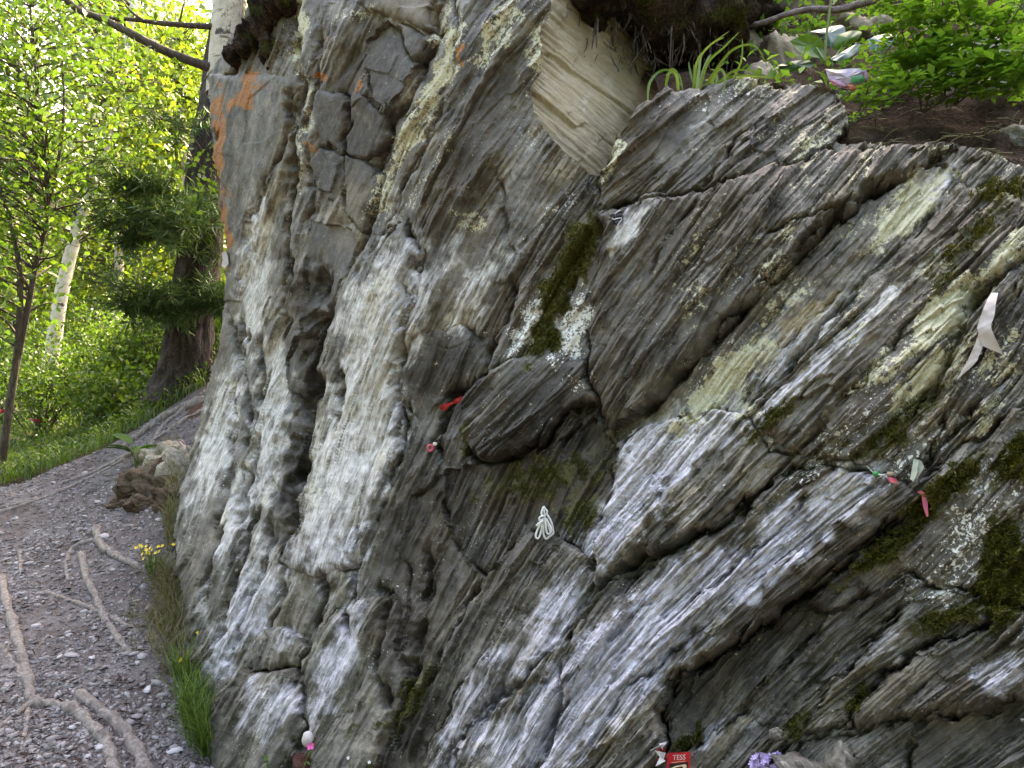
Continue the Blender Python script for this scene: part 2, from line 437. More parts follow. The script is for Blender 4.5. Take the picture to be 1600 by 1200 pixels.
# blocks: outline, how far it stands proud (m), edge width (px), crack depth (m), tilt (m per 100 px in x, y), smoothness, layer shift
BLOCKS = [
 # tall left buttress
 dict(p=[(335,118),(400,112),(455,125),(457,187),(430,267),(405,300),(398,360),(375,470),(352,470),(340,330)], off=.03, w=7, c=.04, sm=.7),
 dict(p=[(493,140),(530,143),(550,163),(538,238),(517,230),(497,200)], off=.035, w=5, c=.04, sm=1),
 dict(p=[(552,153),(573,150),(607,187),(617,207),(603,240),(580,255),(542,235)], off=.03, w=5, c=.04, sm=1),
 dict(p=[(567,60),(610,33),(663,103),(640,110),(607,170),(577,140)], off=.0, w=6, c=.03, t=(.03,.05), sm=1),
 dict(p=[(613,30),(677,60),(667,103),(643,93)], off=.03, w=5, c=.03, sm=1),
 dict(p=[(560,-90),(690,-90),(680,50),(640,36),(590,22),(560,10)], off=.05, w=7, c=.04, sm=1),
 dict(p=[(503,227),(537,243),(538,283),(530,320),(517,317),(490,287)], off=.02, w=5, c=.03, sm=1),
 dict(p=[(540,237),(577,257),(597,267),(587,320),(563,367),(547,353),(540,273)], off=.015, w=5, c=.04, sm=.8),
 dict(p=[(488,345),(540,352),(556,378),(553,403),(547,423),(533,450),(507,490),(500,523),(460,520),(473,483),(480,420)], off=-.01, w=7, c=.04, sm=.9),
 dict(p=[(460,527),(497,533),(492,570),(467,627),(450,603),(447,563)], off=-.02, w=7, c=.04, sm=.9),
 # pale face right of the gully
 dict(p=[(640,340),(658,400),(645,450),(632,520),(622,600),(632,690),(610,760),(600,830),(560,890),(500,900),(448,885),(470,760),(482,650),(494,590),(500,525),(512,490),(560,420),(600,370)], off=.05, w=6, c=.10, sm=.1),
 dict(p=[(643,523),(717,508),(767,530),(758,575),(717,613),(677,640),(655,660),(637,640),(625,577)], tone=.6, off=.0, w=12, c=.05, sm=.6),
 # the nose block in the middle and its neighbours
 dict(p=[(743,597),(800,560),(857,556),(915,563),(935,627),(880,650),(845,693),(800,712),(750,722),(727,672),(727,623)], tone=.62, rot=-12, off=.06, w=6, c=.07, t=(.01,.03), sm=.25),
 dict(p=[(700,735),(745,728),(850,705),(925,650),(958,690),(960,760),(945,800),(900,850),(830,830),(760,905),(715,850),(690,780)], tone=.6, off=-.03, w=9, c=.05, sm=.1),
 # right hand slabs
 dict(p=[(930,335),(940,267),(963,217),(997,173),(1040,138),(1073,141),(1150,125),(1247,128),(1310,146),(1325,195),(1295,240),(1237,253),(1133,287),(1070,310),(1020,307),(987,317)], tone=.74, rot=-6, off=.0, w=8, c=.05, sm=.15),
 dict(p=[(940,340),(987,317),(1020,307),(1070,310),(1133,287),(1237,253),(1295,240),(1400,236),(1500,230),(1440,267),(1377,292),(1287,353),(1233,417),(1100,537),(1040,610),(962,676),(945,650),(922,590),(925,480),(938,410)], tone=.70, rot=2, off=.06, w=7, c=.06, sm=.1),
 dict(p=[(1377,292),(1440,267),(1500,258),(1500,290),(1430,370),(1340,460),(1165,652),(1100,640),(1010,664),(962,690),(962,676),(1040,610),(1100,537),(1233,417),(1287,353)], tone=1.2, off=-.03, w=6, c=.03, sm=.2, t=(0,-.01)),
 dict(p=[(1500,290),(1560,300),(1640,330),(1640,385),(1530,455),(1500,500),(1470,580),(1420,660),(1390,720),(1300,722),(1230,705),(1165,652),(1340,460),(1430,370)], off=.02, w=6, c=.05, sm=.15),
 dict(p=[(1640,400),(1600,425),(1570,520),(1500,600),(1470,660),(1436,750),(1500,700),(1640,605)], off=.0, w=6, c=.05, sm=0),
 dict(p=[(1640,610),(1500,705),(1440,755),(1460,790),(1420,840),(1335,870),(1250,940),(1290,960),(1420,900),(1560,940),(1640,960)], off=.025, w=8, c=.04, sm=.4),
 dict(p=[(965,690),(1050,652),(1130,638),(1168,652),(1205,700),(1240,715),(1195,765),(1120,820),(1049,857),(962,893),(936,922),(928,870),(945,810),(962,760)], off=.05, w=5, c=.08, sm=.05, t=(0,.03)),
 dict(p=[(1195,768),(1240,735),(1290,726),(1400,742),(1442,775),(1400,815),(1330,872),(1250,935),(1140,1012),(1060,1058),(1036,1110),(1044,1165),(1000,1240),(840,1240),(884,1120),(886,1060),(900,965),(936,930),(1050,865),(1150,815)], off=.07, w=5, c=.09, sm=.0, t=(0,.02)),
 dict(p=[(1050,1065),(1140,1018),(1250,945),(1300,965),(1200,1060),(1140,1130),(1060,1180),(1045,1150)], off=-.05, w=9, c=.03, sm=.4),
 dict(p=[(1300,965),(1420,905),(1400,960),(1330,1040),(1230,1130),(1180,1180),(1120,1240),(1050,1240),(1060,1185),(1145,1130),(1205,1062)], off=-.01, w=8, c=.04, sm=.3),
 dict(p=[(1425,905),(1560,950),(1545,980),(1450,1005),(1385,1045),(1335,1100),(1330,1135),(1240,1150),(1335,1040),(1400,965)], off=.02, w=7, c=.05, sm=.1),
 dict(p=[(1560,950),(1640,965),(1640,1080),(1540,1110),(1430,1120),(1335,1140),(1330,1115),(1390,1050),(1455,1010),(1545,985)], off=.05, w=8, c=.07, sm=.15),
 dict(p=[(1640,1085),(1540,1115),(1430,1126),(1420,1240),(1640,1240)], off=-.02, w=9, c=.06, sm=.4),
 dict(p=[(1335,1145),(1425,1130),(1420,1240),(1290,1240),(1240,1200),(1245,1160)], off=.0, w=9, c=.05, sm=.4),
 # central strips
 dict(p=[(760,905),(830,832),(870,835),(850,880),(800,960),(740,1040),(700,1100),(665,1190),(640,1240),(590,1240),(625,1150),(650,1100),(700,1010)], off=.0, w=7, c=.05, sm=.05),
 dict(p=[(872,838),(905,850),(930,900),(900,960),(850,1030),(790,1085),(720,1160),(680,1240),(645,1240),(670,1190),(705,1102),(745,1042),(803,962),(853,882)], off=.035, w=7, c=.05, sm=.05),
 dict(p=[(900,966),(888,1010),(884,1100),(850,1190),(835,1240),(690,1240),(725,1164),(793,1090),(853,1034)], off=.05, w=7, c=.05, sm=.05),
 # lower left lumps
 dict(p=[(392,1046),(464,1046),(475,1106),(484,1128),(470,1175),(440,1240),(330,1240),(329,1125),(366,1072)], off=.08, w=9, c=.08, sm=.15),
 dict(p=[(415,985),(455,980),(480,1020),(468,1046),(400,1046)], off=.04, w=9, c=.05, sm=.25),
 dict(p=[(484,1010),(520,960),(560,935),(620,930),(640,1000),(630,1080),(610,1150),(580,1240),(490,1240),(486,1130),(477,1090)], off=.06, w=12, c=.05, sm=.2),
 dict(p=[(700,740),(690,790),(715,860),(755,905),(700,1005),(640,1090),(630,1000),(640,930),(625,860),(640,780)], off=-.02, w=10, c=.04, sm=.1),
]
# grooves: line, half width px, depth m, step (m, added on the right hand of the drawing direction), reach of the step px
GROOVES = [
 ([(932,335),(987,318),(1070,311),(1133,288),(1237,254),(1300,240)], 4, .07, .0, 30),
 ([(1440,268),(1377,292),(1287,353),(1233,417),(1100,537),(1040,610),(958,680)], 5, .09, .0, 30),
 ([(1200,768),(1120,822),(1049,858),(962,895),(934,925)], 6, .09, .0, 30),
 ([(1440,780),(1330,874),(1250,938),(1140,1014),(1056,1062),(1036,1112),(1044,1168)], 6, .08, .0, 30),
 ([(728,675),(750,724),(800,714),(845,695),(880,652),(935,630),(958,690)], 5, .09, .0, 30),
 ([(655,395),(640,440),(630,520),(622,600),(634,690),(612,760)], 5, .06, .0, 30),
 ([(385,480),(380,560),(392,640),(384,720)], 6, .07, .02, 40),
 ([(540,560),(545,640),(530,720)], 5, .04, .01, 40),
 ([(580,800),(560,870),(548,950),(556,1010)], 6, .06, .02, 40),
 ([(512,880),(500,950),(488,1010)], 5, .06, .01, 40),
 ([(500,380),(505,480),(497,525),(490,597),(480,650),(468,750),(455,820),(435,875)], 17, .16, .04, 60),
 ([(455,125),(455,187),(430,267),(405,320),(395,420)], 4, .03, .02, 40),
 ([(462,-80),(462,50),(468,130),(462,260),(450,360),(452,450),(440,560)], 6, .05, .02, 40),
 ([(500,0),(497,60),(494,120),(480,200),(490,300),(478,400)], 4, .03, .0, 40),
 ([(690,-80),(690,20),(660,110),(612,190),(595,270),(565,370),(548,420)], 6, .05, -.03, 50),
 ([(720,-60),(715,40),(700,150),(650,260),(610,350),(570,420)], 4, .03, .02, 40),
 ([(360,470),(375,560),(370,680),(350,790),(330,870),(315,960)], 6, .05, .02, 30),
 ([(410,480),(415,580),(400,700),(395,790),(381,874),(355,960),(325,1057)], 6, .06, .02, 30),
 ([(430,690),(425,780),(420,870),(407,911),(370,1000),(345,1060)], 5, .05, .02, 30),
 ([(385,720),(378,790),(372,830)], 6, .08, .0, 30),
 ([(448,900),(440,950),(418,985)], 5, .04, .0, 30),
 ([(800,430),(808,455),(790,500),(768,535),(758,580),(722,612),(695,645),(680,690),(700,735)], 6, .09, .03, 50),
 ([(770,240),(790,330),(805,420)], 4, .02, .015, 50),
 ([(905,420),(880,490),(858,555)], 6, .04, .0, 30),
 ([(600,900),(610,960),(600,1040),(610,1120)], 6, .05, .0, 30),
 ([(680,830),(665,920),(650,1000),(640,1060),(600,1190)], 8, .08, .0, 40),
 ([(1500,290),(1400,385),(1300,490),(1180,640)], 4, .03, -.01, 30),
 ([(1330,430),(1230,540),(1140,640)], 3, .02, .01, 30),
 ([(1640,385),(1570,420),(1525,455),(1498,520),(1475,580),(1440,650)], 10, .10, .0, 40),
 ([(1600,560),(1520,640),(1470,690),(1430,750)], 6, .06, .0, 40),
 ([(1190,240),(1130,290),(1070,350),(1010,440)], 4, .03, .01, 40),
 ([(1180,190),(1140,240),(1090,300)], 4, .05, .0, 40),
 ([(1330,320),(1250,345),(1190,380)], 3, .03, .0, 40),
 ([(1240,720),(1290,660),(1380,560),(1450,470)], 3, .03, .01, 30),
 ([(885,1030),(886,1090),(875,1140),(860,1200)], 4, .05, .0, 30),
 ([(1040,930),(960,1010),(900,1090)], 3, .02, .01, 30),
 ([(1290,745),(1220,830),(1140,900),(1060,960)], 3, .03, .012, 40),
 ([(1130,960),(1060,1020),(990,1080),(930,1160)], 4, .04, .01, 40),
]
H = np.zeros_like(GX)
wx = wx.astype(np.float32); wy = wy.astype(np.float32)
SM = np.zeros_like(GX)
ID = np.zeros(GX.shape, np.int32)
SH = np.zeros_like(GX)
TONE = np.ones_like(GX)
ROT = np.zeros_like(GX)
def window(poly, mrg):
    xs = [q[0] for q in poly]; ys = [q[1] for q in poly]
    i0 = max(0, int((min(xs) - mrg - U0) / STEP)); i1 = min(len(gx), int((max(xs) + mrg - U0) / STEP) + 2)
    j0 = max(0, int((min(ys) - mrg - V0) / STEP)); j1 = min(len(gy), int((max(ys) + mrg - V0) / STEP) + 2)
    return slice(j0, j1), slice(i0, i1)
for bi, b in enumerate(BLOCKS):
    s = window(b['p'], 30)
    X, Y = wx[s], wy[s]
    ins = inside_poly(X, Y, b['p'])
    d, _, _ = seg_dist(X, Y, b['p'], True)
    cxm = np.mean([q[0] for q in b['p']]); cym = np.mean([q[1] for q in b['p']])
    wd = b['w']
    prof = 1 - np.exp(-(d / wd) ** 1.3)
    t = b.get('t', (0, 0))
    cn = 1.25 * b['c'] * np.clip(.10 + 2.2 * grad_noise(X / 38, Y / 38, 200 + bi), 0.0, 1.7)
    h = b['off'] * (.55 + .45 * prof) + (t[0] * (X - cxm) + t[1] * (Y - cym)) / 100.0 - cn * np.exp(-d / (wd * .42))
    sub = H[s]; sub[ins] = h[ins]
    out = ~ins
    sub[out] -= (cn * .6 * np.exp(-d / (wd * .42)))[out]
    SM[s][ins] = b['sm']; ID[s][ins] = bi + 1; SH[s][ins] = (bi * 137.31) % 400; TONE[s][ins] = b.get('tone', .82 + .36 * float(_CR[0][(bi * 53) % 1024])); ROT[s][ins] = b.get('rot', 9 * (float(_CR[1][(bi * 71) % 1024]) - .5))
for line, wd, dep, stp, reach in GROOVES:
    s = window(line, reach * 3)
    X, Y = wx[s], wy[s]
    d, t, side = seg_dist(X, Y, line, False)
    ends = sstep(0, .15, t) * sstep(1, .85, t)
    H[s] -= (1.3 if line[0][0] > 640 else 2.0) * dep * np.exp(-(d / (wd * .75)) ** 1.2) * ends * np.clip(.8 + .9 * grad_noise(X / 40, Y / 40, 260), .1, 1.6)
    H[s] += stp * np.where(side < 0, 1, 0) * np.exp(-d / reach) * ends

# foliation relief
cR, sR = np.cos(np.radians(ROT)), np.sin(np.radians(ROT))
phi = (PHI * cR + PSI * sR + SH).astype(np.float32); psi = (PSI * cR - PHI * sR + SH * 1.7).astype(np.float32)
left = sstep(800, 600, GX + .35 * (GY - 600) * (GY < 600))          # the left buttress is ribbed rather than slabby
calm = sstep(.02, .55, fbm(phi / 85, psi / 170, 88, 3) + .25 * left)          # clean fracture faces between the splintery bands
lam_m = (1 - SM) * (1 - .6 * calm)
q = phi + left * (6 * grad_noise(phi / 40, psi / 120, 23) + 1.2 * grad_noise(phi / 16, psi / 50, 24)) + 10 * grad_noise(phi / 70, psi / 330, 21) + 3.0 * grad_noise(phi / 22, psi / 170, 22)
def terrace(x, lam, seed, notch=.35):
    y = x / lam; k = np.floor(y); f = y - k
    h = _CR[seed % 5][(k.astype(np.int64) * 37 + seed * 91) & 1023]
    fade = np.clip(.55 + 1.2 * grad_noise(k * 7.7 + seed, psi / 190, 400 + seed), 0, 1)
    amp = (.3 + .7 * h) * fade
    edge = np.minimum(f, 1 - f) * lam
    return amp * (f * (1 - sstep(1 - 2.2 / lam, 1.0, f))) - notch * (h > .45) * fade * np.exp(-edge / 1.3)
amp1 = 0.5 + 1.0 * np.clip(grad_noise(phi / 110, psi / 300, 30) + .35, 0, 1)
lay = (.034 * terrace(q, 57, 1, .9) * amp1 + .020 * terrace(q + 4 * grad_noise(phi / 30, psi / 200, 41), 23, 2, .8) + .015 * terrace(q + 2 * grad_noise(phi / 12, psi / 120, 42), 10.3, 3, .8) + .007 * terrace(q, 6.1, 4, .6))
f1, e1 = facets(q / 38, psi / 330, 31); f2, e2 = facets(q / 15, psi / 105, 32); f3, e3 = facets(q / 7, psi / 52, 33)
fac = .030 * (f1 - .5) + .024 * (f2 - .5) + .011 * (f3 - .5)
an = (.006 * grad_noise(phi / 26, psi / 200, 50) + .005 * grad_noise(phi / 11, psi / 120, 51) + .0042 * grad_noise(phi / 5.2, psi / 90, 52) + .0028 * grad_noise(phi / 3.0, psi / 55, 53))
iso = .010 * grad_noise(GX / 95, GY / 95, 60) + .005 * grad_noise(GX / 42, GY / 42, 61) + .0032 * grad_noise(GX / 19, GY / 19, 62) + .0018 * grad_noise(GX / 8, GY / 8, 63)
wv_ = .5 * grad_noise(phi / 16, psi / 22, 5)
def ridge(x, y, sd_): return .35 - np.abs(grad_noise(x, y, sd_))
bil = (.050 * ridge(phi / 40 + .2 * wv_, psi / 300, 70) + .014 * ridge(phi / 15 + .3 * wv_, psi / 110, 71) + .006 * ridge(phi / 7 + .4 * wv_, psi / 60, 72) + .003 * ridge(phi / 3.6 + .6 * wv_, psi / 36, 73))
cr_ = facets(phi / 17 + .5 * wv_, psi / 75, 75)[0] - .5
chip = .012 * np.minimum(0, grad_noise(phi / 22, psi / 70, 80) + .22) * 2
H = H + lam_m * ((1 - .25 * left) * lay + (1 - .5 * left) * fac + (1 - .3 * left) * an + (.12 + 1.0 * left) * bil * 1.3 + (.007 * left) * cr_ + chip) + (1 - .55 * SM) * iso + SM * (.3 * an + .012 * (facets(phi / 60, psi / 70, 77)[0] - .5))
H = H.astype(np.float32)

# ------------------------------------------------------------------ what grows on, stains and darkens the rock: elongated patches (x, y, half length, half width, angle, strength)
PATCH = dict(
 pale=[(430,1110,80,44,30,.62),(385,955,120,42,62,.75),(545,1010,120,30,76,.65),(770,1080,160,36,56,.62),(330,930,70,24,66,.5),(880,930,90,24,50,.5),(600,560,200,62,75,1),(650,390,80,26,72,.9),(530,770,150,52,82,1),(575,690,110,60,80,1),(400,430,150,30,86,.75),(340,690,140,30,76,.75),(425,660,160,32,84,.8),(372,800,110,20,72,.95),(540,830,90,50,80,.9),(455,880,60,30,70,.6),
   (400,900,110,40,62,.55),(360,960,80,30,60,.5),(1060,710,150,40,38,1),(990,800,110,48,48,1),(960,1060,210,75,46,1),(1060,950,150,55,42,1),(1290,795,130,48,32,.95),(1190,890,130,42,40,.95),(840,1130,150,40,50,.85),(740,1150,130,28,56,.55),(1310,545,230,13,43,.95),
   (1450,300,70,24,45,.95),(1240,540,130,26,43,.75),(1570,1060,60,36,20,.7),(985,365,50,16,55,.9),(740,460,120,26,62,.6),(700,395,100,20,66,.45),(1230,490,60,16,42,.6),(1010,690,80,30,40,.75),(1100,640,70,20,38,.8),(520,1060,90,22,75,.55),(450,1000,40,16,60,.5),(700,1030,100,22,60,.4),(1180,380,80,14,45,.4),(1090,210,60,12,42,.4),(1560,610,90,12,40,.45),(1380,1010,80,20,30,.4),(400,1080,40,20,20,.45),(560,480,60,22,60,.7),(620,330,70,14,66,.5),(480,760,90,14,82,.6),(860,1010,120,22,50,.5),(1120,1140,70,12,48,.5),(1210,1100,90,10,42,.45)],
 tan=[(1265,490,60,13,42,.9),(1430,300,50,16,45,.4),(590,640,50,30,80,.25),(500,650,60,20,85,.2),(550,330,60,30,80,.3),(640,20,60,30,0,.35)],
 moss=[(912,375,46,28,62,1),(872,452,62,25,64,1.1),(850,525,56,22,72,1),(900,415,36,20,60,1),(850,745,130,42,12,.62),(905,800,60,30,30,.6),(1205,660,70,14,36,.75),(1300,705,90,16,30,.45),(1405,665,130,28,42,.62),(1400,845,120,24,36,.85),(1475,765,90,26,40,.85),(1575,900,110,50,85,.9),(1490,965,80,24,18,.75),(1590,720,60,40,45,.75),(1520,375,110,28,42,.6),(640,1095,80,18,58,.7),(1080,1150,40,14,52,.7),(1250,1130,44,16,40,.6),(1345,1090,30,14,60,.8),(733,690,34,8,80,.8),(1560,300,70,26,10,.7),(945,700,40,20,60,.5),(1440,420,60,14,44,.5),(1600,640,50,14,40,.5),(560,1140,20,10,60,.5),(1480,440,40,12,50,.6),(940,250,60,8,64,.5)],
 crust=[(470,40,70,18,86,.95),(478,210,110,10,86,.65),(690,110,100,20,70,.95),(640,210,100,16,66,.8),(600,300,60,14,66,.7),(780,50,80,26,60,.7),(842,80,60,22,80,.75),(1125,598,110,28,46,1.15),(1180,570,60,16,40,.6),(1480,492,100,30,46,1.15),(1452,592,100,28,46,1.1),(1415,330,95,26,46,1.1),(1575,405,70,14,52,.9),(962,240,60,8,68,.8),(735,345,20,30,80,.6),(560,20,40,16,20,.5),(1530,640,60,10,44,.7),(690,40,60,12,80,.6),(1170,640,24,18,30,.8),(700,230,40,10,70,.4),(365,590,60,8,80,.4),(1350,720,60,8,20,.5),(655,300,40,10,60,.4)],
 speck=[(825,510,66,22,68,1.25),(892,515,66,32,70,1.35),(905,600,40,16,20,.85),(1545,745,70,30,30,1.25),(1515,830,64,40,60,1.3),(1490,905,70,30,40,1.1),(1565,860,60,30,80,.7),(1130,155,100,16,8,.75),(870,330,50,14,30,.8),(1320,690,170,34,40,.75),(1440,700,120,40,40,.75),(1560,800,80,70,60,.95),(1450,880,90,40,40,.8),(1540,560,70,20,44,.7),(1120,560,90,30,46,.7),(400,560,80,10,82,.35),(1530,980,60,20,20,.5),(1430,940,90,20,30,.45),(730,520,70,10,8,.5),(1590,1000,50,20,40,.5),(380,250,60,10,80,.2),(800,640,60,10,40,.4),(570,115,40,10,60,.5),(1560,520,40,8,50,.5),(1110,930,90,8,40,.15)],
 orange=[(385,145,38,16,62,1.2),(344,240,110,9,90,1.1),(354,370,80,8,86,1.1),(508,122,12,7,40,.8),(560,128,6,16,0,.85),(724,85,5,18,0,.9),(493,235,8,8,0,.6),(405,125,20,8,0,.8),(508,70,5,22,0,.5)],
 dark=[(640,830,150,34,78,.9),(700,960,120,30,66,.7),(830,700,110,50,20,.9),(1300,1000,160,40,40,.6),(455,760,120,16,84,1),(490,640,110,12,84,.9),(720,640,60,30,40,.8),(690,740,60,30,70,.9),(780,850,80,30,50,.7),(930,760,60,24,50,.8),(1560,560,70,20,44,.5),(350,900,70,14,70,.4),(565,120,120,70,80,.6),(690,575,70,50,20,1),(830,640,110,50,30,.8),(850,775,120,50,20,1),(705,820,150,38,78,.9),(640,930,170,52,74,.7),(1260,930,210,50,40,.8),(1110,1060,120,40,42,.7),(720,250,190,40,66,.8),(480,470,70,24,80,.9),(470,580,70,20,82,.9),(800,900,130,40,55,.6),(640,1150,120,30,64,.9),(1350,610,110,30,42,.5),(1500,1150,120,40,10,.5),(1500,440,90,24,40,.6),(400,40,60,50,60,.9),(740,70,120,20,70,.4),(350,1130,60,60,60,.5),(310,880,110,20,74,.5),(760,700,60,30,20,.5),(1000,200,80,30,50,.5),(870,350,100,40,60,.3),(1420,560,120,20,44,.4),(1580,500,80,40,40,.5),(350,330,200,12,86,.7),(1150,1180,100,30,30,.4)],  # darker rock tone, several patches along the gully, clefts and undersides
 brown=[(850,760,130,50,14,.8),(1000,230,80,40,50,.5),(1420,480,160,40,42,.5),(1380,640,150,40,42,.7),(1560,340,120,40,20,.7),(1250,890,180,30,40,.5),(560,130,90,60,80,.4),(740,260,180,50,66,.4),(1130,330,200,50,46,.45),(1000,500,120,40,54,.35),(1200,450,160,30,45,.4),(1500,1100,140,60,16,.6),(800,480,90,30,66,.5),(730,430,120,40,64,.3),(660,900,160,40,76,.4),(780,870,90,20,56,.6),(400,60,70,50,60,.7)],
)
MASK = {}
pw = 14 * grad_noise(GX / 26, GY / 26, 90); pv = 14 * grad_noise(GX / 26, GY / 26, 91)
pn = fbm(GX / 22, GY / 22, 92, 3); pn2 = fbm(phi / 9, psi / 40, 93, 3)
for kind, items in PATCH.items():
    m = np.zeros_like(GX)
    for (x, y, a, b, ang, st) in items:
        rr = max(a, b) * 1.7 + 30
        s = window([(x - rr, y - rr), (x + rr, y + rr)], 0)
        dx = GX[s] + pw[s] - x; dy = -(GY[s] + pv[s] - y)
        ca, sa = math.cos(R(ang)), math.sin(R(ang))
        e = np.sqrt(((dx * ca + dy * sa) / a) ** 2 + ((-dx * sa + dy * ca) / b) ** 2)
        val = st * (1 - sstep(.45, 1.35, e + .22 * pn[s] + .16 * pn2[s]))
        m[s] = np.maximum(m[s], val)
    MASK[kind] = m
# pale weathering is patchy everywhere
MASK['speck'] = np.maximum(MASK['speck'], .12 + .42 * np.clip(fbm(GX / 80, GY / 80, 94, 3), -1, 1)) * (1 - .6 * SM)
MASK['crust'] = np.maximum(MASK['crust'], np.clip(.75 * fbm(phi / 45, psi / 110, 196, 3) + .12, 0, .8) * sstep(1000, 1150, GX) * sstep(820, 600, GY))
MASK['pale'] = np.clip(MASK['pale'] + .16 * np.clip(fbm(phi / 50, psi / 150, 95, 3), -1, 1) * (1 - SM), 0, 1.2)
H = H + .012 * sstep(.3, .95, MASK['moss']) * (1 + .8 * fbm(GX / 16, GY / 16, 99, 2)) + .007 * MASK['moss'] * fbm(GX / 6, GY / 6, 97, 2)

M_POLY = [(345,1245),(334,1125),(318,1070),(298,1010),(288,960),(274,870),(279,790),(299,700),(320,620),(343,540),(357,430),(349,330),(333,250),(329,125),(345,92),(392,4),(400,-140),
 (850,-140),(862,20),(845,43),(848,115),(830,142),(836,182),(860,215),(890,243),(918,268),(934,274),(940,262),(963,213),(997,169),(1040,136),(1073,139),(1150,123),(1247,126),(1310,144),(1327,195),(1305,222),(1400,226),(1500,226),(1560,245),(1650,285),(1650,1245)]
inM = inside_poly(GX + .5 * (wx - GX), GY + .5 * (wy - GY), M_POLY)
VIEW = CAM - P0; VIEW /= np.linalg.norm(VIEW, axis=2, keepdims=True)
ND = N0 * .4 + VIEW * .6; ND /= np.linalg.norm(ND, axis=2, keepdims=True)
PW = (P0 + ND * H[..., None]).astype(np.float32)

CLIFF = empty('rock_outcrop', (0.2, 2.9, 0.0))
tag(CLIFF, 'tall grey foliated rock outcrop with slanting slabs, moss and pale lichen beside the path', 'rock')
flow = np.stack([phi, psi, np.zeros_like(phi)], -1)
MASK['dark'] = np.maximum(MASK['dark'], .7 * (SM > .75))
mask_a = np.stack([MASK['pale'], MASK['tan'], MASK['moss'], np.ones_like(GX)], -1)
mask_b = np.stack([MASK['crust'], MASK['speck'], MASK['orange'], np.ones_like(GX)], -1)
TONE = TONE * (1 + .22 * np.clip(fbm(phi / 90, psi / 200, 96, 3), -1, 1))
cool = np.clip(sstep(640, 900, GY + .35 * (GX - 800)) + .35 * fbm(GX / 120, GY / 120, 98, 3), 0, 1)  # bluish skylight on the lower rock, painted into its pale colour
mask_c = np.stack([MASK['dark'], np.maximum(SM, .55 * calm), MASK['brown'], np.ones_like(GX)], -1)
nyg, nxg = GX.shape
vid = np.arange(nyg * nxg).reshape(nyg, nxg)
quad = np.stack([vid[:-1, :-1], vid[1:, :-1], vid[1:, 1:], vid[:-1, 1:]], -1).reshape(-1, 4)
okq = inM.ravel()[quad].all(axis=1)
quad = quad[okq]
qid = ID.ravel()[quad].max(axis=1)
flatP = PW.reshape(-1, 3)
def sub_mesh(name, fq, skirt=None):
    used = np.unique(fq)
    rm = np.zeros(nyg * nxg, np.int64); rm[used] = np.arange(len(used))
    o = new_mesh(name, flatP[used], rm[fq], ROCK, None, True, dict(flow=flow.reshape(-1, 3)[used], mask_a=mask_a.reshape(-1, 4)[used], mask_b=mask_b.reshape(-1, 4)[used], mask_c=mask_c.reshape(-1, 4)[used], cool=cool.ravel()[used], tone=TONE.ravel()[used]))
    localise(o, CLIFF)
    return o
for bi in range(len(BLOCKS) + 1):
    fq = quad[qid == bi]
    if len(fq):
        sub_mesh('rock_face' if bi == 0 else 'rock_slab', fq)

# the rock turns away at its edges: walls that run back from the outline into the hill
def skirt(name, fq, back, rings=10, depth=1.6, mat=ROCK, root=CLIFF):
    e = np.concatenate([fq[:, [0, 1]], fq[:, [1, 2]], fq[:, [2, 3]], fq[:, [3, 0]]])
    key = np.minimum(e[:, 0], e[:, 1]) * (nyg * nxg) + np.maximum(e[:, 0], e[:, 1])
    uq, inv, cnt = np.unique(key, return_inverse=True, return_counts=True)
    be = e[cnt[inv] == 1]
    # keep only the outline that can be seen: not the cut edges at the frame's far right, bottom and top
    ex = GX.ravel()[be].mean(axis=1); ey = GY.ravel()[be].mean(axis=1)
    be = be[(ex < U1 - 6) & (ey < V1 - 6) & (ey > V0 + 6)]
    used, be2 = np.unique(be, return_inverse=True); be2 = be2.reshape(-1, 2)
    b0 = flatP[used]; n = len(used)
    ray = b0 - CAM; ray /= np.linalg.norm(ray, axis=1, keepdims=True)
    bx = GX.ravel()[used]; by = GY.ravel()[used]
    inw = back(bx, by)
    vs_, fl = [], []
    for k in range(rings + 1):
        f = (k / rings) ** 1.5
        off = f * depth
        jit = .03 * fbm(bx / 30 + k * .25, by / 30 + k * .6, 120, 3) * min(1, k / 2)
        vs_.append(b0 + ray * off + inw * (off * .55 + jit)[:, None])
        fl.append(np.stack([phi.ravel()[used] + off * 200, psi.ravel()[used] + off * 60, np.zeros(n)], -1))
    verts = np.concatenate(vs_); F = []
    for k in range(rings):
        F.append(np.stack([k * n + be2[:, 0], (k + 1) * n + be2[:, 0], (k + 1) * n + be2[:, 1], k * n + be2[:, 1]], -1))
    rep = lambda M_: np.tile(M_.reshape(-1, 4)[used], (rings + 1, 1))
    o = new_mesh(name, verts, np.concatenate(F), mat, None, True, dict(flow=np.concatenate(fl), mask_a=rep(mask_a), mask_b=rep(mask_b), mask_c=rep(mask_c), tone=np.ones(n * (rings + 1))))
    return localise(o, root)
def inward(bx, by):
    # to the right for the left outline, downwards/right for the top outline
    v = np.zeros((len(bx), 3))
    lf = bx < 420
    v[lf] = (0.55, 0, 0)
    v[~lf & (bx < 935)] = (-0.5, 0, 0)
    v[bx >= 935] = (0.0, 0, -0.25)
    return v
skirt('rock_flank', quad, inward)

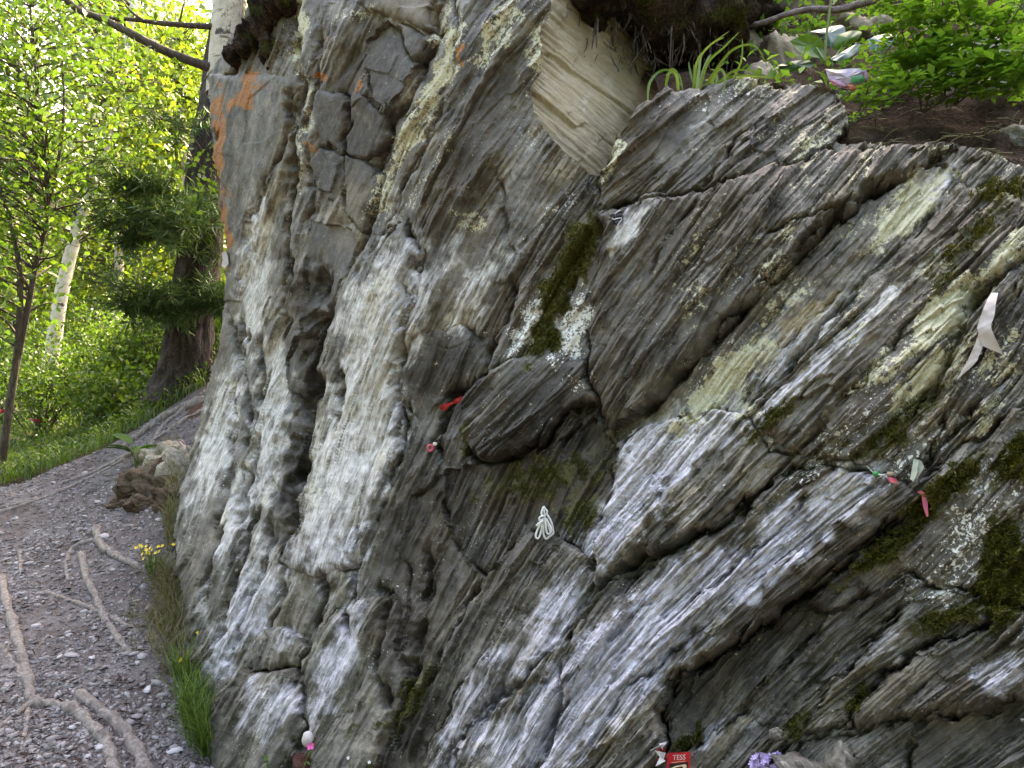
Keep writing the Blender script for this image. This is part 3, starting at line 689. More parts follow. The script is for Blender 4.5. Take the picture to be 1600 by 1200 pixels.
# ------------------------------------------------------------------ ground
g_px = [(0,1200,2.6),(200,1200,2.75),(345,1200,2.95),(0,1000,3.45),(150,1000,3.45),(300,1010,3.5),(0,870,4.5),(150,870,4.3),(276,870,4.1),(0,765,6.0),(100,745,5.8),(284,790,4.4),
        (200,700,6.0),(250,735,5.2),(300,645,6.0),(300,602,7.0),(345,560,7.6),(225,650,7.4),(150,690,7.8),(0,695,8.4),(-300,1200,2.6),(-600,1000,3.7),(-600,770,6.4),(-500,690,10)]
g_w = [(0,0,0),(-2.5,0,-.1),(2.5,.5,.02),(0,-4,-.3),(-6,-4,-.6),(6,-4,0),(1.2,2.0,.02),(2.2,1.4,.05),(-.2,2.4,.05),(-.5,4.5,.6),(3,4,.3),(-6,14,1.0),(-2,14,2.0),(-12,12,.2),(-10,22,.9),(4,20,2.2),(-1,20,2.0),(12,10,1.2),(-22,2,-1),(-20,28,.8),(10,30,2.4),(20,-10,0),(-20,-20,-1.5),(0,-20,-1),(25,20,2.0)]
g_p = [tuple(pt(*q)) for q in g_px] + g_w
fitG = tps_fit([(a, b) for a, b, _ in g_p], np.array([c for *_, c in g_p]), 2e-3, 4.0)
def gz0(x, y):
    x = np.asarray(x, float); y = np.asarray(y, float)
    r = np.sqrt(x * x + y * y)
    far = sstep(22, 45, r)
    return tps_eval(fitG, np.clip(x, -30, 30), np.clip(y, -25, 35)) * (1 - far) + far * 1.0
def gz(x, y):
    z = gz0(x, y)
    near = 1 - sstep(9, 14, np.abs(y))
    return z + near * (.05 * fbm(x / 1.1, y / 1.1, 300, 2) + .018 * fbm(x / .28, y / .28, 303, 3) + .006 * grad_noise(x / .05, y / .05, 306))
_YS = np.concatenate([np.arange(1.5, 12, .02), np.arange(12, 30, .2)])
def first_hit(px, py, f, YS):
    P = np.stack([(px - 800.0) / FPX * YS + CAM[0], YS + CAM[1], CAM[2] - (py - 600.0) / FPX * YS], -1)
    below = P[:, 2] <= f(P[:, 0], P[:, 1])
    return P[int(np.argmax(below))] if below.any() else P[-1]
def ground_hit(px, py):
    return first_hit(px, py, gz, _YS)

PATH_POLY = [(-3.2,-6),(-3.4,1.0),(-3.6,3),(-4.4,4.6),(-4.6,5.6),(-3.6,6.0),(-3.0,6.5),(-2.6,6.6),(-2.0,6.2),(-1.2,5.0),(.4,4.0),(.5,1.8),(2.5,1.0),(2.2,-6)]
def spaced(a0, a1, step, lo, hi, grow=1.22):
    mid = list(np.arange(a0, a1, step)); s = step; x = a0; L = []
    while x > lo: s *= grow; x -= s; L.append(x)
    s = step; x = mid[-1]; Rr = []
    while x < hi: s *= grow; x += s; Rr.append(x)
    return np.array(L[::-1] + mid + Rr)
xg = spaced(-5.2, .2, .026, -400, 400); yg = spaced(2.3, 8.0, .026, -400, 600)
XG, YG = np.meshgrid(xg, yg)
ZG = gz(XG, YG)
jx = .3 * grad_noise(XG / .5, YG / .5, 310) + .1 * grad_noise(XG / .14, YG / .14, 311); jy = .3 * grad_noise(XG / .5, YG / .5, 312)
inP = inside_poly(XG + jx, YG + jy, PATH_POLY)
GV = np.stack([XG, YG, ZG], -1).reshape(-1, 3)
gvid = np.arange(XG.size).reshape(XG.shape)
gq = np.stack([gvid[:-1, :-1], gvid[:-1, 1:], gvid[1:, 1:], gvid[1:, :-1]], -1).reshape(-1, 4)
pq = inP.ravel()[gq].mean(axis=1) > .5

def soil_material(name, c0, c1, c2, sc=18):
    k = NT(name, .95, .15)
    ob = k.coord('Object')
    a = k.noise(ob, sc, 6, .65); b = k.noise(ob, sc * 9, 3, .6)
    k.base(k.ramp(k.math('ADD', k.math('MULTIPLY', k.noise(ob, sc / 9, 4, .6), .35), k.math('ADD', k.math('MULTIPLY', a, .35), k.math('MULTIPLY', b, .3))), [(.38, c0), (.5, c1), (.62, c2)]))
    k.normal(k.bump(k.math('ADD', a, k.math('MULTIPLY', b, .5)), .9, .02))
    return k.m
PATH_M = soil_material('path_grit', (.065, .052, .047), (.135, .118, .112), (.25, .235, .24), 22)
FLOOR_M = soil_material('forest_floor', (.018, .014, .008), (.045, .034, .02), (.085, .065, .04), 9)
def part_of(verts, faces, name, mat):
    used = np.unique(faces); rm = np.zeros(len(verts), np.int64); rm[used] = np.arange(len(used))
    return new_mesh(name, verts[used], rm[faces], mat)
ground = tag(part_of(GV, gq[~pq], 'ground', FLOOR_M), kind='structure')
path = tag(part_of(GV, gq[pq], 'path', PATH_M), kind='structure')

# ------------------------------------------------------------------ further faces of the rock and the hill above it
def px_surface(name, poly, dpts, angle, relief, mat, step=2.0, masks=None, seed=0, aniso=(5, 60), lumps=0.0, tilt_noise=.0):
    xs = [q[0] for q in poly]; ys = [q[1] for q in poly]
    X, Y = np.meshgrid(np.arange(min(xs), max(xs) + step, step, dtype=np.float32), np.arange(min(ys), max(ys) + step, step, dtype=np.float32))
    f = tps_fit([(a, b) for a, b, _ in dpts], np.array([c for *_, c in dpts], float), 1e-3)
    D = tps_eval(f, X, Y)
    P = to_world(X, Y, D)
    N = np.cross(np.gradient(P, axis=1), np.gradient(P, axis=0)); N /= np.linalg.norm(N, axis=2, keepdims=True)
    N[(N * (P - CAM)).sum(axis=2) > 0] *= -1
    ca, sa = math.cos(R(angle)), math.sin(R(angle))
    al = X * ca - Y * sa; ac = X * sa + Y * ca
    h = relief * (grad_noise(ac / aniso[0], al / aniso[1], seed) + .5 * grad_noise(ac / aniso[0] * 2.3, al / aniso[1] * 2, seed + 1))
    f1, _ = facets(ac / (aniso[0] * 5), al / (aniso[1] * 2.5), seed + 2); h = h + relief * 1.2 * (f1 - .5)
    if lumps: h = h + lumps * (fbm(X / 60, Y / 60, seed + 3, 5) + .8 * (facets(X / 45, Y / 40, seed + 4)[0] - .5))
    P = P + N * h[..., None]
    ins = inside_poly(X + 6 * grad_noise(X / 14, Y / 14, seed + 5), Y + 6 * grad_noise(X / 14, Y / 14, seed + 6), poly)
    vi = np.arange(X.size).reshape(X.shape)
    qd = np.stack([vi[:-1, :-1], vi[1:, :-1], vi[1:, 1:], vi[:-1, 1:]], -1).reshape(-1, 4)
    qd = qd[ins.ravel()[qd].all(axis=1)]
    used = np.unique(qd); rm = np.zeros(X.size, np.int64); rm[used] = np.arange(len(used))
    one = np.ones(len(used))
    mk = masks(X, Y) if masks else {}
    g = lambda k_: (mk[k_].ravel()[used] if k_ in mk else 0 * one)
    at = dict(flow=np.stack([ac.ravel()[used], al.ravel()[used], 0 * one], -1), mask_a=np.stack([g('pale'), g('tan'), g('moss'), one], -1), mask_b=np.stack([g('crust'), g('speck'), g('orange'), one], -1), mask_c=np.stack([g('dark'), g('smooth'), g('brown'), one], -1), tone=one)
    return new_mesh(name, P.reshape(-1, 3)[used], rm[qd], mat, None, True, at)

def tan_masks(X, Y):
    n = fbm(X / 30, Y / 30, 401, 3)
    lo = sstep(150, 250, Y + .2 * (900 - X)); st = fbm((X * .64 + Y * .77) / 7, (X * .77 - Y * .64) / 90, 405, 3)
    return dict(tan=np.clip(.95 - .3 * np.clip(n, 0, 1) - .25 * lo, 0, 1), pale=.35 + .25 * n, smooth=0 * X + .3, dark=np.clip(st * 1.2 - .25, 0, .7) + .35 * lo, brown=np.clip(fbm(X / 45, Y / 45, 407, 3), 0, 1), speck=.1 + 0 * X, moss=.5 * sstep(980, 1030, X) * sstep(150, 60, Y))
slab = px_surface('smooth_slab', [(800,-150),(1090,-150),(1100,60),(1090,330),(900,340),(800,260)],
    [(800,-100,2.96),(862,20,2.9),(846,115,2.83),(834,182,2.79),(800,230,2.8),(890,243,2.79),(940,290,2.86),(1020,100,3.34),(1030,180,3.28),(980,77,3.22),(913,30,3.03),(960,230,2.98),(1060,250,3.3),(1090,100,3.65),(900,-100,3.1),(1080,-120,3.75),(900,330,2.85)],
    -40, .009, ROCK, 1.6, tan_masks, 410, (7, 120), .006)
slab['label'] = 'smooth cream coloured slanting rock plane'
localise(slab, CLIFF)

# the same rock goes on to the right of the picture and down to the ground below it
def wall_y(px, py):
    kx = (px - 800.0) / FPX
    t = kx * 2.45 / (1.08 + .85 * kx)
    return (2.45 - .85 * t) * (1 + .16 * (600.0 - py) / 600.0)
def more_masks(X, Y):
    n_ = fbm(X / 60, Y / 60, 431, 3)
    return dict(pale=np.clip(.25 + .7 * n_, 0, 1), moss=np.clip(fbm(X / 50, Y / 50, 433, 3) * 1.6 - .35, 0, .9), crust=np.clip(fbm(X / 60, Y / 60, 434, 3) - .1, 0, .7), speck=np.clip(.1 + .5 * fbm(X / 60, Y / 60, 435, 2), 0, .6), dark=np.clip(fbm(X / 80, Y / 80, 436, 2), 0, 1))
def d_at(px, py):
    return float(tps_eval(fitD, np.array([float(px)]), np.array([float(py)]))[0])
dp_r = [(1600, y, d_at(1600, y) + .035) for y in (300, 450, 650, 850, 1050, 1220)] + [(x, y, wall_y(x, y)) for x in (1900, 2250, 2700) for y in (200, 500, 900, 1300, 1900)] + [(1612, 1500, d_at(1612, 1220) - .06), (1612, 1900, d_at(1612, 1220) - .12)]
o = px_surface('rock_face', [(1600,278),(1640,268),(1800,200),(2100,90),(2700,-60),(2700,1900),(1600,1900)], dp_r, 32, .02, ROCK, 4.0, more_masks, 440, (12, 160), .012)
localise(o, CLIFF)
dp_b = [(x, 1222, d_at(x, 1222) + .02) for x in (345, 480, 640, 800, 1000, 1200, 1400, 1620)] + [(x, 1500, d_at(x, 1222) * .94) for x in (345, 640, 1000, 1400, 1620)] + [(x, 1900, d_at(x, 1222) * .88) for x in (345, 640, 1000, 1400, 1620)]
o = px_surface('rock_face', [(340,1222),(1625,1222),(1625,1900),(420,1900),(345,1400)], dp_b, 50, .014, ROCK, 4.0, more_masks, 450, (8, 110), .02)
localise(o, CLIFF)

HILL_M = NT('hill_soil', .95, .15)
k = HILL_M; ob = k.coord('Object')
a_ = k.noise(ob, 10, 7, .7); b_ = k.noise(ob, 90, 4, .65); c_ = k.noise(k.mapping(ob, loc=(7, 3, 1)), 3.5, 4, .6)
cc = k.ramp(k.math('ADD', k.math('MULTIPLY', a_, .55), k.math('MULTIPLY', b_, .45)), [(.38, (.010, .0065, .004)), (.49, (.038, .022, .013)), (.60, (.085, .05, .031)), (.74, (.20, .15, .11))])
cc = k.mix(k.smooth(c_, .50, .66), cc, k.mix(.7, cc, (.11, .09, .065)))
k.base(cc); k.normal(k.bump(k.math('ADD', a_, k.math('MULTIPLY', b_, .6)), 1.0, .03))
HILL_M = HILL_M.m

hill_px = [(1040,158,2.72),(1150,142,2.72),(1250,150,2.66),(1320,222,2.44),(1300,200,2.5),(1400,242,2.28),(1490,250,2.2),(1620,300,2.06),(1080,110,3.3),(1160,60,3.75),(1250,100,3.2),(1400,130,2.9),(1500,170,2.65),(1600,180,2.5),(1600,60,3.0),(1300,40,3.6),(1450,40,3.3),(1200,0,4.2),(1600,-60,3.6)]
hill_w = [(.6,4.6,3.6),(.2,4.2,3.5),(-.4,4.0,3.5),(-1.0,4.6,3.35),(-1.3,5.5,3.3),(.6,5.0,5.3),(0,6,6.4),(2,5.2,6.3),(3.6,4.6,6.2),(6,4.6,7),(3,8,8),(-1,8,6.3),(-2.2,8.5,5.6),(-1.4,6.6,4.6),(0,10,8),(6,10,9),(3,3,3.2),(4,2,3.4),(4,.5,2.9),(6,0,3.2),(1.75,1.75,2.1),(2.1,1.5,2.25),(2.6,1.2,2.4),(-3,12,5.5),(3,14,10),(9,12,10)]  # heights out of view raised so the hill keeps the sun off ledge and path
h_p = [tuple(pt(*q)) for q in hill_px] + hill_w
fitH = tps_fit([(a, b) for a, b, _ in h_p], np.array([c for *_, c in h_p]), 4e-3, 2.0)
def hz(x, y):
    return tps_eval(fitH, np.asarray(x, float), np.asarray(y, float)) + .05 * fbm(np.asarray(x) / .35, np.asarray(y) / .35, 320, 4) + .03 * (facets(np.asarray(x) / .16, np.asarray(y) / .16, 321)[0] - .5)
xh = spaced(.3, 2.4, .018, -3.5, 12, 1.15); yh = spaced(1.4, 4.4, .018, .6, 16, 1.15)
XH, YH = np.meshgrid(xh, yh)
ZH = hz(XH, YH)
keep = (XH > -.31 * YH) & ((XH > .55) | (YH > 3.9))
# keep it behind the rock's front: the ledge starts at the slab's edge
ppx = XH / YH * FPX + 800; ppy = 600 - (ZH - CAM[2]) / YH * FPX
edge_x = [1000, 1040, 1150, 1250, 1320, 1330, 1400, 1500, 1560, 1650, 1900, 2250, 2700]; edge_d = [2.58, 2.52, 2.50, 2.40, 2.30, 2.26, 2.2, 2.17, 2.06, 1.95, 1.62, 1.40, 1.22]
keep &= YH > np.interp(ppx, edge_x, edge_d)
hv = np.stack([XH, YH, ZH], -1).reshape(-1, 3); hi = np.arange(XH.size).reshape(XH.shape)
hq = np.stack([hi[:-1, :-1], hi[:-1, 1:], hi[1:, 1:], hi[1:, :-1]], -1).reshape(-1, 4)
hq = hq[keep.ravel()[hq].all(axis=1)]
hill = tag(part_of(hv, hq, 'hillside', HILL_M), kind='structure')

# ------------------------------------------------------------------ plant materials
def leaf_material(name, dark, mid, light, trans=.45, rough=.5):
    k = NT(name, rough, .35)
    t = k.attr('tone', 'Fac')
    col = k.ramp(t, [(.0, dark), (.5, mid), (1., light)])
    k.base(col)
    tr = k.n('ShaderNodeBsdfTranslucent'); k.l(k.mix(1.0, col, (1.0, 1.0, .55), 'MULTIPLY'), tr.inputs[0])
    mx = k.n('ShaderNodeMixShader'); mx.inputs[0].default_value = trans
    k.l(k.b.outputs[0], mx.inputs[1]); k.l(tr.outputs[0], mx.inputs[2]); k.l(mx.outputs[0], k.out.inputs[0])
    return k.m
LEAF_BIRCH = leaf_material('birch_leaf', (.03, .075, .012), (.07, .14, .018), (.13, .21, .026), .5)
LEAF_FAR = leaf_material('far_leaf', (.04, .085, .012), (.11, .18, .02), (.22, .28, .03), .55)
LEAF_BUSH = leaf_material('bush_leaf', (.03, .07, .012), (.075, .145, .02), (.15, .23, .03), .5)
NEEDLE = leaf_material('pine_needle', (.06, .11, .035), (.10, .18, .055), (.16, .25, .08), .45)
LEAF_SHRUB = leaf_material('shrub_leaf', (.05, .14, .018), (.12, .26, .03), (.20, .35, .05), .5)
LEAF_BROAD = leaf_material('broad_leaf', (.02, .055, .010), (.045, .12, .016), (.075, .17, .024), .3, .4)
GRASS_M = leaf_material('grass_blade', (.05, .09, .02), (.11, .20, .035), (.22, .30, .08), .4)
DRYGRASS_M = leaf_material('dry_grass', (.10, .085, .045), (.19, .165, .085), (.16, .20, .06), .3)

def bark_material(name, c0, c1, c2, sz=(20, 20, 4), bump=.02):
    k = NT(name, .9, .2); ob = k.coord('Object')
    a = k.noise(k.mapping(ob, sz), 1, 6, .65); b = k.noise(ob, 60, 4, .6)
    k.base(k.ramp(k.math('ADD', k.math('MULTIPLY', a, .7), k.math('MULTIPLY', b, .3)), [(.34, c0), (.5, c1), (.66, c2)]))
    k.normal(k.bump(a, 1.0, bump)); return k.m
BARK_PINE = bark_material('pine_bark', (.014, .011, .009), (.052, .041, .033), (.12, .097, .08), (30, 30, 6), .06)
BARK_TWIG = bark_material('twig_bark', (.03, .024, .018), (.075, .06, .045), (.14, .115, .09), (60, 60, 12), .01)
ROOT_M = bark_material('root_bark', (.10, .085, .07), (.21, .185, .165), (.34, .31, .29), (50, 50, 14), .01)
DEADWOOD = bark_material('dead_wood', (.075, .06, .055), (.17, .14, .13), (.30, .26, .25), (40, 40, 40), .01)
def birch_bark():
    k = NT('birch_bark', .7, .25); ob = k.coord('Object')
    lines = k.noise(k.mapping(ob, (5, 5, 46)), 1, 3, .6); sc = k.noise(ob, 5, 4, .6)
    c = k.ramp(k.noise(ob, 16, 4, .6), [(.3, (.40, .35, .26)), (.7, (.60, .55, .44))])
    c = k.mix(k.smooth(lines, .62, .68), c, (.16, .12, .09))
    c = k.mix(k.smooth(sc, .60, .66), c, (.06, .05, .045))
    k.base(c); k.normal(k.bump(lines, .4, .01)); return k.m
BARK_BIRCH = birch_bark()

# ------------------------------------------------------------------ plant geometry helpers
def tube(pts, radii, nseg=8, rough=0.0, seed=0, closed_end=True):
    """verts and quads of a tapered tube along pts"""
    pts = [Vector(p) for p in pts]; n = len(pts)
    V_, F_ = [], []
    up = Vector((0, 0, 1)); prev = None
    for i, p in enumerate(pts):
        t = (pts[min(i + 1, n - 1)] - pts[max(i - 1, 0)]).normalized()
        if prev is None:
            a = t.cross(up if abs(t.z) < .9 else Vector((1, 0, 0))).normalized()
        else:
            a = (prev - t * prev.dot(t)).normalized()
        prev = a; b = t.cross(a)
        r = radii[i] if hasattr(radii, '__len__') else radii
        for s in range(nseg):
            th = 2 * math.pi * s / nseg
            rr = r * (1 + (rough * (random.random() - .5) if rough else 0))
            V_.append(p + (a * math.cos(th) + b * math.sin(th)) * rr)
    for i in range(n - 1):
        for s in range(nseg):
            s2 = (s + 1) % nseg
            F_.append((i * nseg + s, i * nseg + s2, (i + 1) * nseg + s2, (i + 1) * nseg + s))
    return V_, F_

def smooth_line(pts, sub=5):
    """Catmull-Rom through points (any dimension)"""
    P = np.array([list(map(float, p)) for p in pts]); n = len(P); out = []
    for i in range(n - 1):
        p0 = P[max(i - 1, 0)]; p1 = P[i]; p2 = P[i + 1]; p3 = P[min(i + 2, n - 1)]
        for k in range(sub):
            f = k / sub
            out.append(p1 + .5 * f * (p2 - p0 + f * (2 * p0 - 5 * p1 + 4 * p2 - p3 + f * (3 * (p1 - p2) + p3 - p0))))
    out.append(P[-1]); return np.array(out)

class MB:
    def __init__(self): self.v = []; self.f = []; self.t = []
    def add(self, V_, F_, tone=.5):
        o = len(self.v); self.v += [tuple(x) for x in V_]; self.f += [tuple(i + o for i in f) for f in F_]; self.t += [tone] * len(V_)
    def build(self, name, mat, root=None, smooth=True):
        o = new_mesh(name, np.array(self.v), self.f, mat, None, smooth, dict(tone=np.array(self.t)))
        if root is not None: localise(o, root)
        return o

def rand_unit(n, rng):
    v = rng.normal(size=(n, 3)); return v / np.linalg.norm(v, axis=1, keepdims=True)

def leaves(name, cen, size, mat, rng, root=None, droop=.3, aspect=.62, tone=None, axis=None, flat=.0, kind=None):
    """many folded leaves, one joined mesh: cen (n,3), size (n,)"""
    n = len(cen)
    ax = rand_unit(n, rng) if axis is None else axis
    ax = ax + np.array((0, 0, -droop)); ax /= np.linalg.norm(ax, axis=1, keepdims=True)
    nr = rand_unit(n, rng) * (1 - flat) + np.array((0, 0, 1.0)) * (flat + .3)
    sd = np.cross(ax, nr); sd /= np.linalg.norm(sd, axis=1, keepdims=True) + 1e-9
    nr = np.cross(sd, ax)
    s = size[:, None]
    b = cen; tip = cen + ax * s; mid = cen + ax * s * .45
    l = mid + sd * s * aspect * .5 + nr * s * .10; r = mid - sd * s * aspect * .5 + nr * s * .10
    v = np.stack([b, r, tip, l], 1).reshape(-1, 3)
    f = np.arange(n * 4).reshape(n, 4)
    tri = np.concatenate([f[:, [0, 1, 2]], f[:, [0, 2, 3]]])
    if tone is None: tone = np.clip(rng.normal(.5, .22, n), 0, 1)
    o = new_mesh(name, v, tri, mat, None, False, dict(tone=np.repeat(tone, 4)))
    if root is not None: localise(o, root)
    return o

def clumps(rng, centers, spread, per):
    c = np.repeat(centers, per, axis=0)
    return c + rng.normal(size=c.shape) * np.repeat(np.broadcast_to(np.asarray(spread), (len(centers), 3)), per, axis=0)

def make_tree(name, label, trunk, rad, bark, leafmat, crown, n_br, per, lsize, seed, spread=.22, cat='tree', group=None, stems=(), droop=.3, twig_r=.008):
    """trunk: 3D points; crown: list of ellipsoids (centre, radii) that branches reach into"""
    rng = np.random.default_rng(seed); random.seed(seed)
    root = empty(name, trunk[0]); tag(root, label, cat, group)
    line = smooth_line(trunk, 6); rr = np.interp(np.linspace(0, 1, len(line)), np.linspace(0, 1, len(rad)), rad)
    m = MB(); m.add(*tube(line, rr, 10, .08)); m.build('trunk', bark, root)
    for st, sr in stems:
        sl = smooth_line(st, 6); m = MB(); m.add(*tube(sl, np.linspace(sr, sr * .4, len(sl)), 8, .08)); m.build('stem', bark, root)
    tips = []; bm_ = MB()
    tot = sum(np.prod(c[1]) for c in crown)
    for cc_, rr_ in crown:
        k = max(3, int(n_br * np.prod(rr_) / tot))
        d = rand_unit(k, rng) * (rng.random((k, 1)) ** .45)
        tp = np.array(cc_) + d * np.array(rr_)
        tips.append(tp)
        for t in tp:
            dl = np.linalg.norm(line - t, axis=1) + .8 * np.maximum(0, line[:, 2] - t[2] + .15)
            j = int(np.argmin(dl)); a = line[j]
            mid = (a + t) / 2 + np.array((0, 0, .12 * np.linalg.norm(t - a))) + rng.normal(size=3) * .04
            sl = smooth_line([a, mid, t], 3); bm_.add(*tube(sl, np.linspace(min(rr[j] * .5, twig_r * 1.6), twig_r * .35, len(sl)), 4))
    bm_.build('branches', BARK_TWIG if bark is not BARK_BIRCH else BARK_TWIG, root)['kind'] = 'stuff'
    tips = np.concatenate(tips)
    cen = clumps(rng, tips, spread, per)
    o = leaves('crown', cen, lsize * (.45 + 1.0 * rng.random(len(cen))), leafmat, rng, root, droop)
    return root

# ------------------------------------------------------------------ forest on the left
def on_ground(px, Y, dz=0.0):
    x = (px - 800) / FPX * Y
    return np.array((x, Y, float(gz(x, Y)) + dz))
def up(base, *pxs):
    return [base] + [pt(a, b, c) for a, b, c in pxs]

# slender dark sapling at the left edge
b0 = on_ground(-2, 6.3)
make_tree('sapling', 'slender dark-stemmed leafy sapling leaning at the left edge beside the path', up(b0, (20,600,6.3),(36,520,6.3),(55,420,6.3),(74,330,6.3),(66,210,6.3),(52,80,6.3),(40,-120,6.3)), [.034,.030,.026,.022,.019,.015,.011,.006], BARK_TWIG, LEAF_BIRCH,
    [(pt(40,60,6.3), (.95,.8,.9)), (pt(70,260,6.2), (.75,.7,.7)), (pt(-60,200,6.0), (.6,.7,1.2)), (pt(20,420,6.3), (.5,.6,.6))], 260, 24, .062, 31, .19,
    stems=[([pt(22,590,6.3), pt(30,500,6.25), pt(28,400,6.2), pt(-10,250,6.1), pt(-30,100,6.1)], .028), ([pt(66,360,6.3), pt(90,260,6.35), pt(100,170,6.4), pt(95,60,6.4)], .018)])
# pale birch trunks further in
b1 = on_ground(62, 9.5)
make_tree('birch_tree', 'pale birch leaning right behind the dark sapling', up(b1, (80,560,9.5),(100,440,9.5),(130,330,9.6),(165,230,9.7),(195,100,9.8),(215,-60,9.9)), [.10,.09,.08,.07,.06,.05,.035], BARK_BIRCH, LEAF_FAR,
    [(pt(170,160,9.8), (1.1,1.0,.8)), (pt(90,20,9.8), (.8,.8,.8)), (pt(200,300,9.7), (.7,.7,.7)), (pt(70,330,9.5), (.6,.7,.6))], 230, 26, .085, 32, .26)
b2 = on_ground(180, 13.0)
make_tree('birch_tree', 'thin distant birch stem among the yellow-green leaves', up(b2, (186,420,13),(184,330,13),(192,200,13.1),(200,60,13.2),(205,-60,13.2)), [.08,.075,.07,.06,.05,.03], BARK_BIRCH, LEAF_FAR,
    [(pt(230,260,13), (1.3,1.2,1.3)), (pt(250,190,13), (.9,.9,.6)), (pt(130,420,13), (1.0,1.0,1.0))], 230, 26, .105, 33, .3)
# more trees in the depth of the wood
far = [(260,15,.07,(270,330),1.5,1.6),(120,17,.08,(110,400),1.9,1.8),(20,16,.08,(10,330),1.8,2.0),(320,18,.08,(330,400),1.6,2.0),(-60,13,.07,(-40,450),1.4,1.6),(220,21,.09,(200,470),2.2,1.8),(80,24,.09,(60,260),2.6,2.2),(300,24,.09,(300,480),2.6,2.0),(285,12,.07,(275,120),1.05,1.0),(230,17,.08,(215,60),1.5,1.1),(-120,20,.09,(-140,250),2.4,3.0)]
LAB = ['young yellow-green tree right of the thin distant birch','leafy tree deep in the wood behind the pale birch','leafy tree deep in the wood at the left edge','distant green tree seen beside the pine trunk','low leafy tree at the far left of the wood','distant low tree behind the bushes','farthest tall tree left of the sky gap','farthest low green tree behind the pine','leafy tree filling the gap left of the white birch','leafy treetop below the two dead branches','distant tall tree beyond the left edge']
for i, (px, Y, r, (cx_, cy_), rx, rz) in enumerate(far):
    b = on_ground(px, Y)
    top = pt(cx_, cy_, Y) + np.array((0, 0, rz * .9))
    make_tree('broadleaf_tree', LAB[i], [b, b + (top - b) * .5 + np.array((.1, 0, 0)), top], [r, r * .7, r * .25], BARK_TWIG if i % 2 else BARK_BIRCH, LEAF_FAR,
        [(pt(cx_, cy_, Y), (rx, rx, rz)), (pt(cx_ + 10, cy_ + 90, Y), (rx * .8, rx * .8, rz * .6))], 170, 26, .0068 * Y + .035, 50 + i, .38, group='trees in the wood behind the path', twig_r=.012)

# bushes under the trees
bush = [(60,8.6,1.0,.7,'low bush at the foot of the pale birch'),(150,8.4,1.3,.75,'leafy bush between the pale birch and the pine'),(225,8.3,1.3,.7,'leafy bush just left of the pine trunk'),(110,10.5,1.6,.9,'taller bush behind the pale birch foot'),(250,11,1.7,1.0,'taller bush behind the pine'),(-10,9.8,1.3,.9,'bush at the left edge behind the sapling'),(185,7.6,.7,.45,'small low bush beside the pine roots'),(330,8.6,1.2,.6,'bush seen in the gap between pine and rock')]
for i, (px, Y, hgt, rad_, lb) in enumerate(bush):
    rng = np.random.default_rng(70 + i)
    b = on_ground(px, Y); root = empty('bush', b); tag(root, lb, 'bush', 'bushes under the trees')
    m = MB(); tips = []
    for s in range(34):
        a = rng.random() * 6.283; q = rng.random() ** .6
        t = b + np.array((math.cos(a) * rad_ * q * 1.2, math.sin(a) * rad_ * q, hgt * (1.05 - .55 * q * rng.random()) * (.55 + .45 * rng.random())))
        mid = b * .5 + t * .5 + np.array((0, 0, .12)); tips += [t, mid * .4 + t * .6, mid]
        m.add(*tube(smooth_line([b + rng.normal(size=3) * (.06, .06, 0), mid, t], 3), np.linspace(.009, .003, 7), 4))
    m.build('stems', BARK_TWIG, root)['kind'] = 'stuff'
    cen = clumps(rng, np.array(tips), .13, 26)
    leaves('foliage', cen, .055 * (.7 + .6 * rng.random(len(cen))), LEAF_BUSH if i != 1 else LEAF_BIRCH, rng, root, .1)

# the far wood closes the view
rng = np.random.default_rng(99)
n = 26000
fx = rng.uniform(-30, 6, n); fy = rng.uniform(28, 36, n); fz = rng.random(n) ** .8 * (9.0 + 2.0 * np.sin(fx * .5) + rng.normal(size=n)) * np.where((fx / fy * FPX + 800 > 100) & (fx / fy * FPX + 800 < 330), 1.0, 1.2) + .6
cl = np.stack([fx, fy, fz], -1); 
far_wood = leaves('far_wood', cl, .36 * (.6 + .8 * rng.random(n)), LEAF_FAR, rng, None, .1, .75)
tag(far_wood, 'distant sunlit wood reading as one mass behind the trees', 'wood', kind='stuff')

# the old pine beside the rock
pb = on_ground(285, 7.1)
prng = np.random.default_rng(5); random.seed(5)
pine = empty('pine_tree', pb); tag(pine, 'old pine with thick furrowed dark trunk between the bushes and the rock', 'tree')
pl = smooth_line([pb + np.array((-.05, 0, -.1)), pt(290,560,7.1), pt(300,500,7.1), pt(310,420,7.1), pt(320,300,7.1), pt(336,180,7.1), pt(362,0,7.1), pt(400,-300,7.1)], 10)
pr = np.interp(np.linspace(0, 1, len(pl)), [0, .12, .25, .5, .75, 1], [.30, .225, .20, .185, .16, .12])
nseg = 40; Vp = []
for i, (p, r) in enumerate(zip(pl, pr)):
    for s in range(nseg):
        th = 2 * math.pi * s / nseg
        fur = 1 + .17 * float(grad_noise(np.array([s * .45 + .15 * math.sin(i * .4)]), np.array([i * .16]), 500)[0]) + .05 * float(grad_noise(np.array([s * 1.1]), np.array([i * .5]), 501)[0])
        fl_ = 1 + (.35 * max(0, math.cos(th * 2.5 + 1)) if i < 6 else 0) * (6 - i) / 6
        Vp.append(p + np.array((math.cos(th), math.sin(th), 0)) * r * fur * fl_)
Fp = [(i * nseg + s, i * nseg + (s + 1) % nseg, (i + 1) * nseg + (s + 1) % nseg, (i + 1) * nseg + s) for i in range(len(pl) - 1) for s in range(nseg)]
m = MB(); m.add(Vp, Fp); m.build('trunk', BARK_PINE, pine)
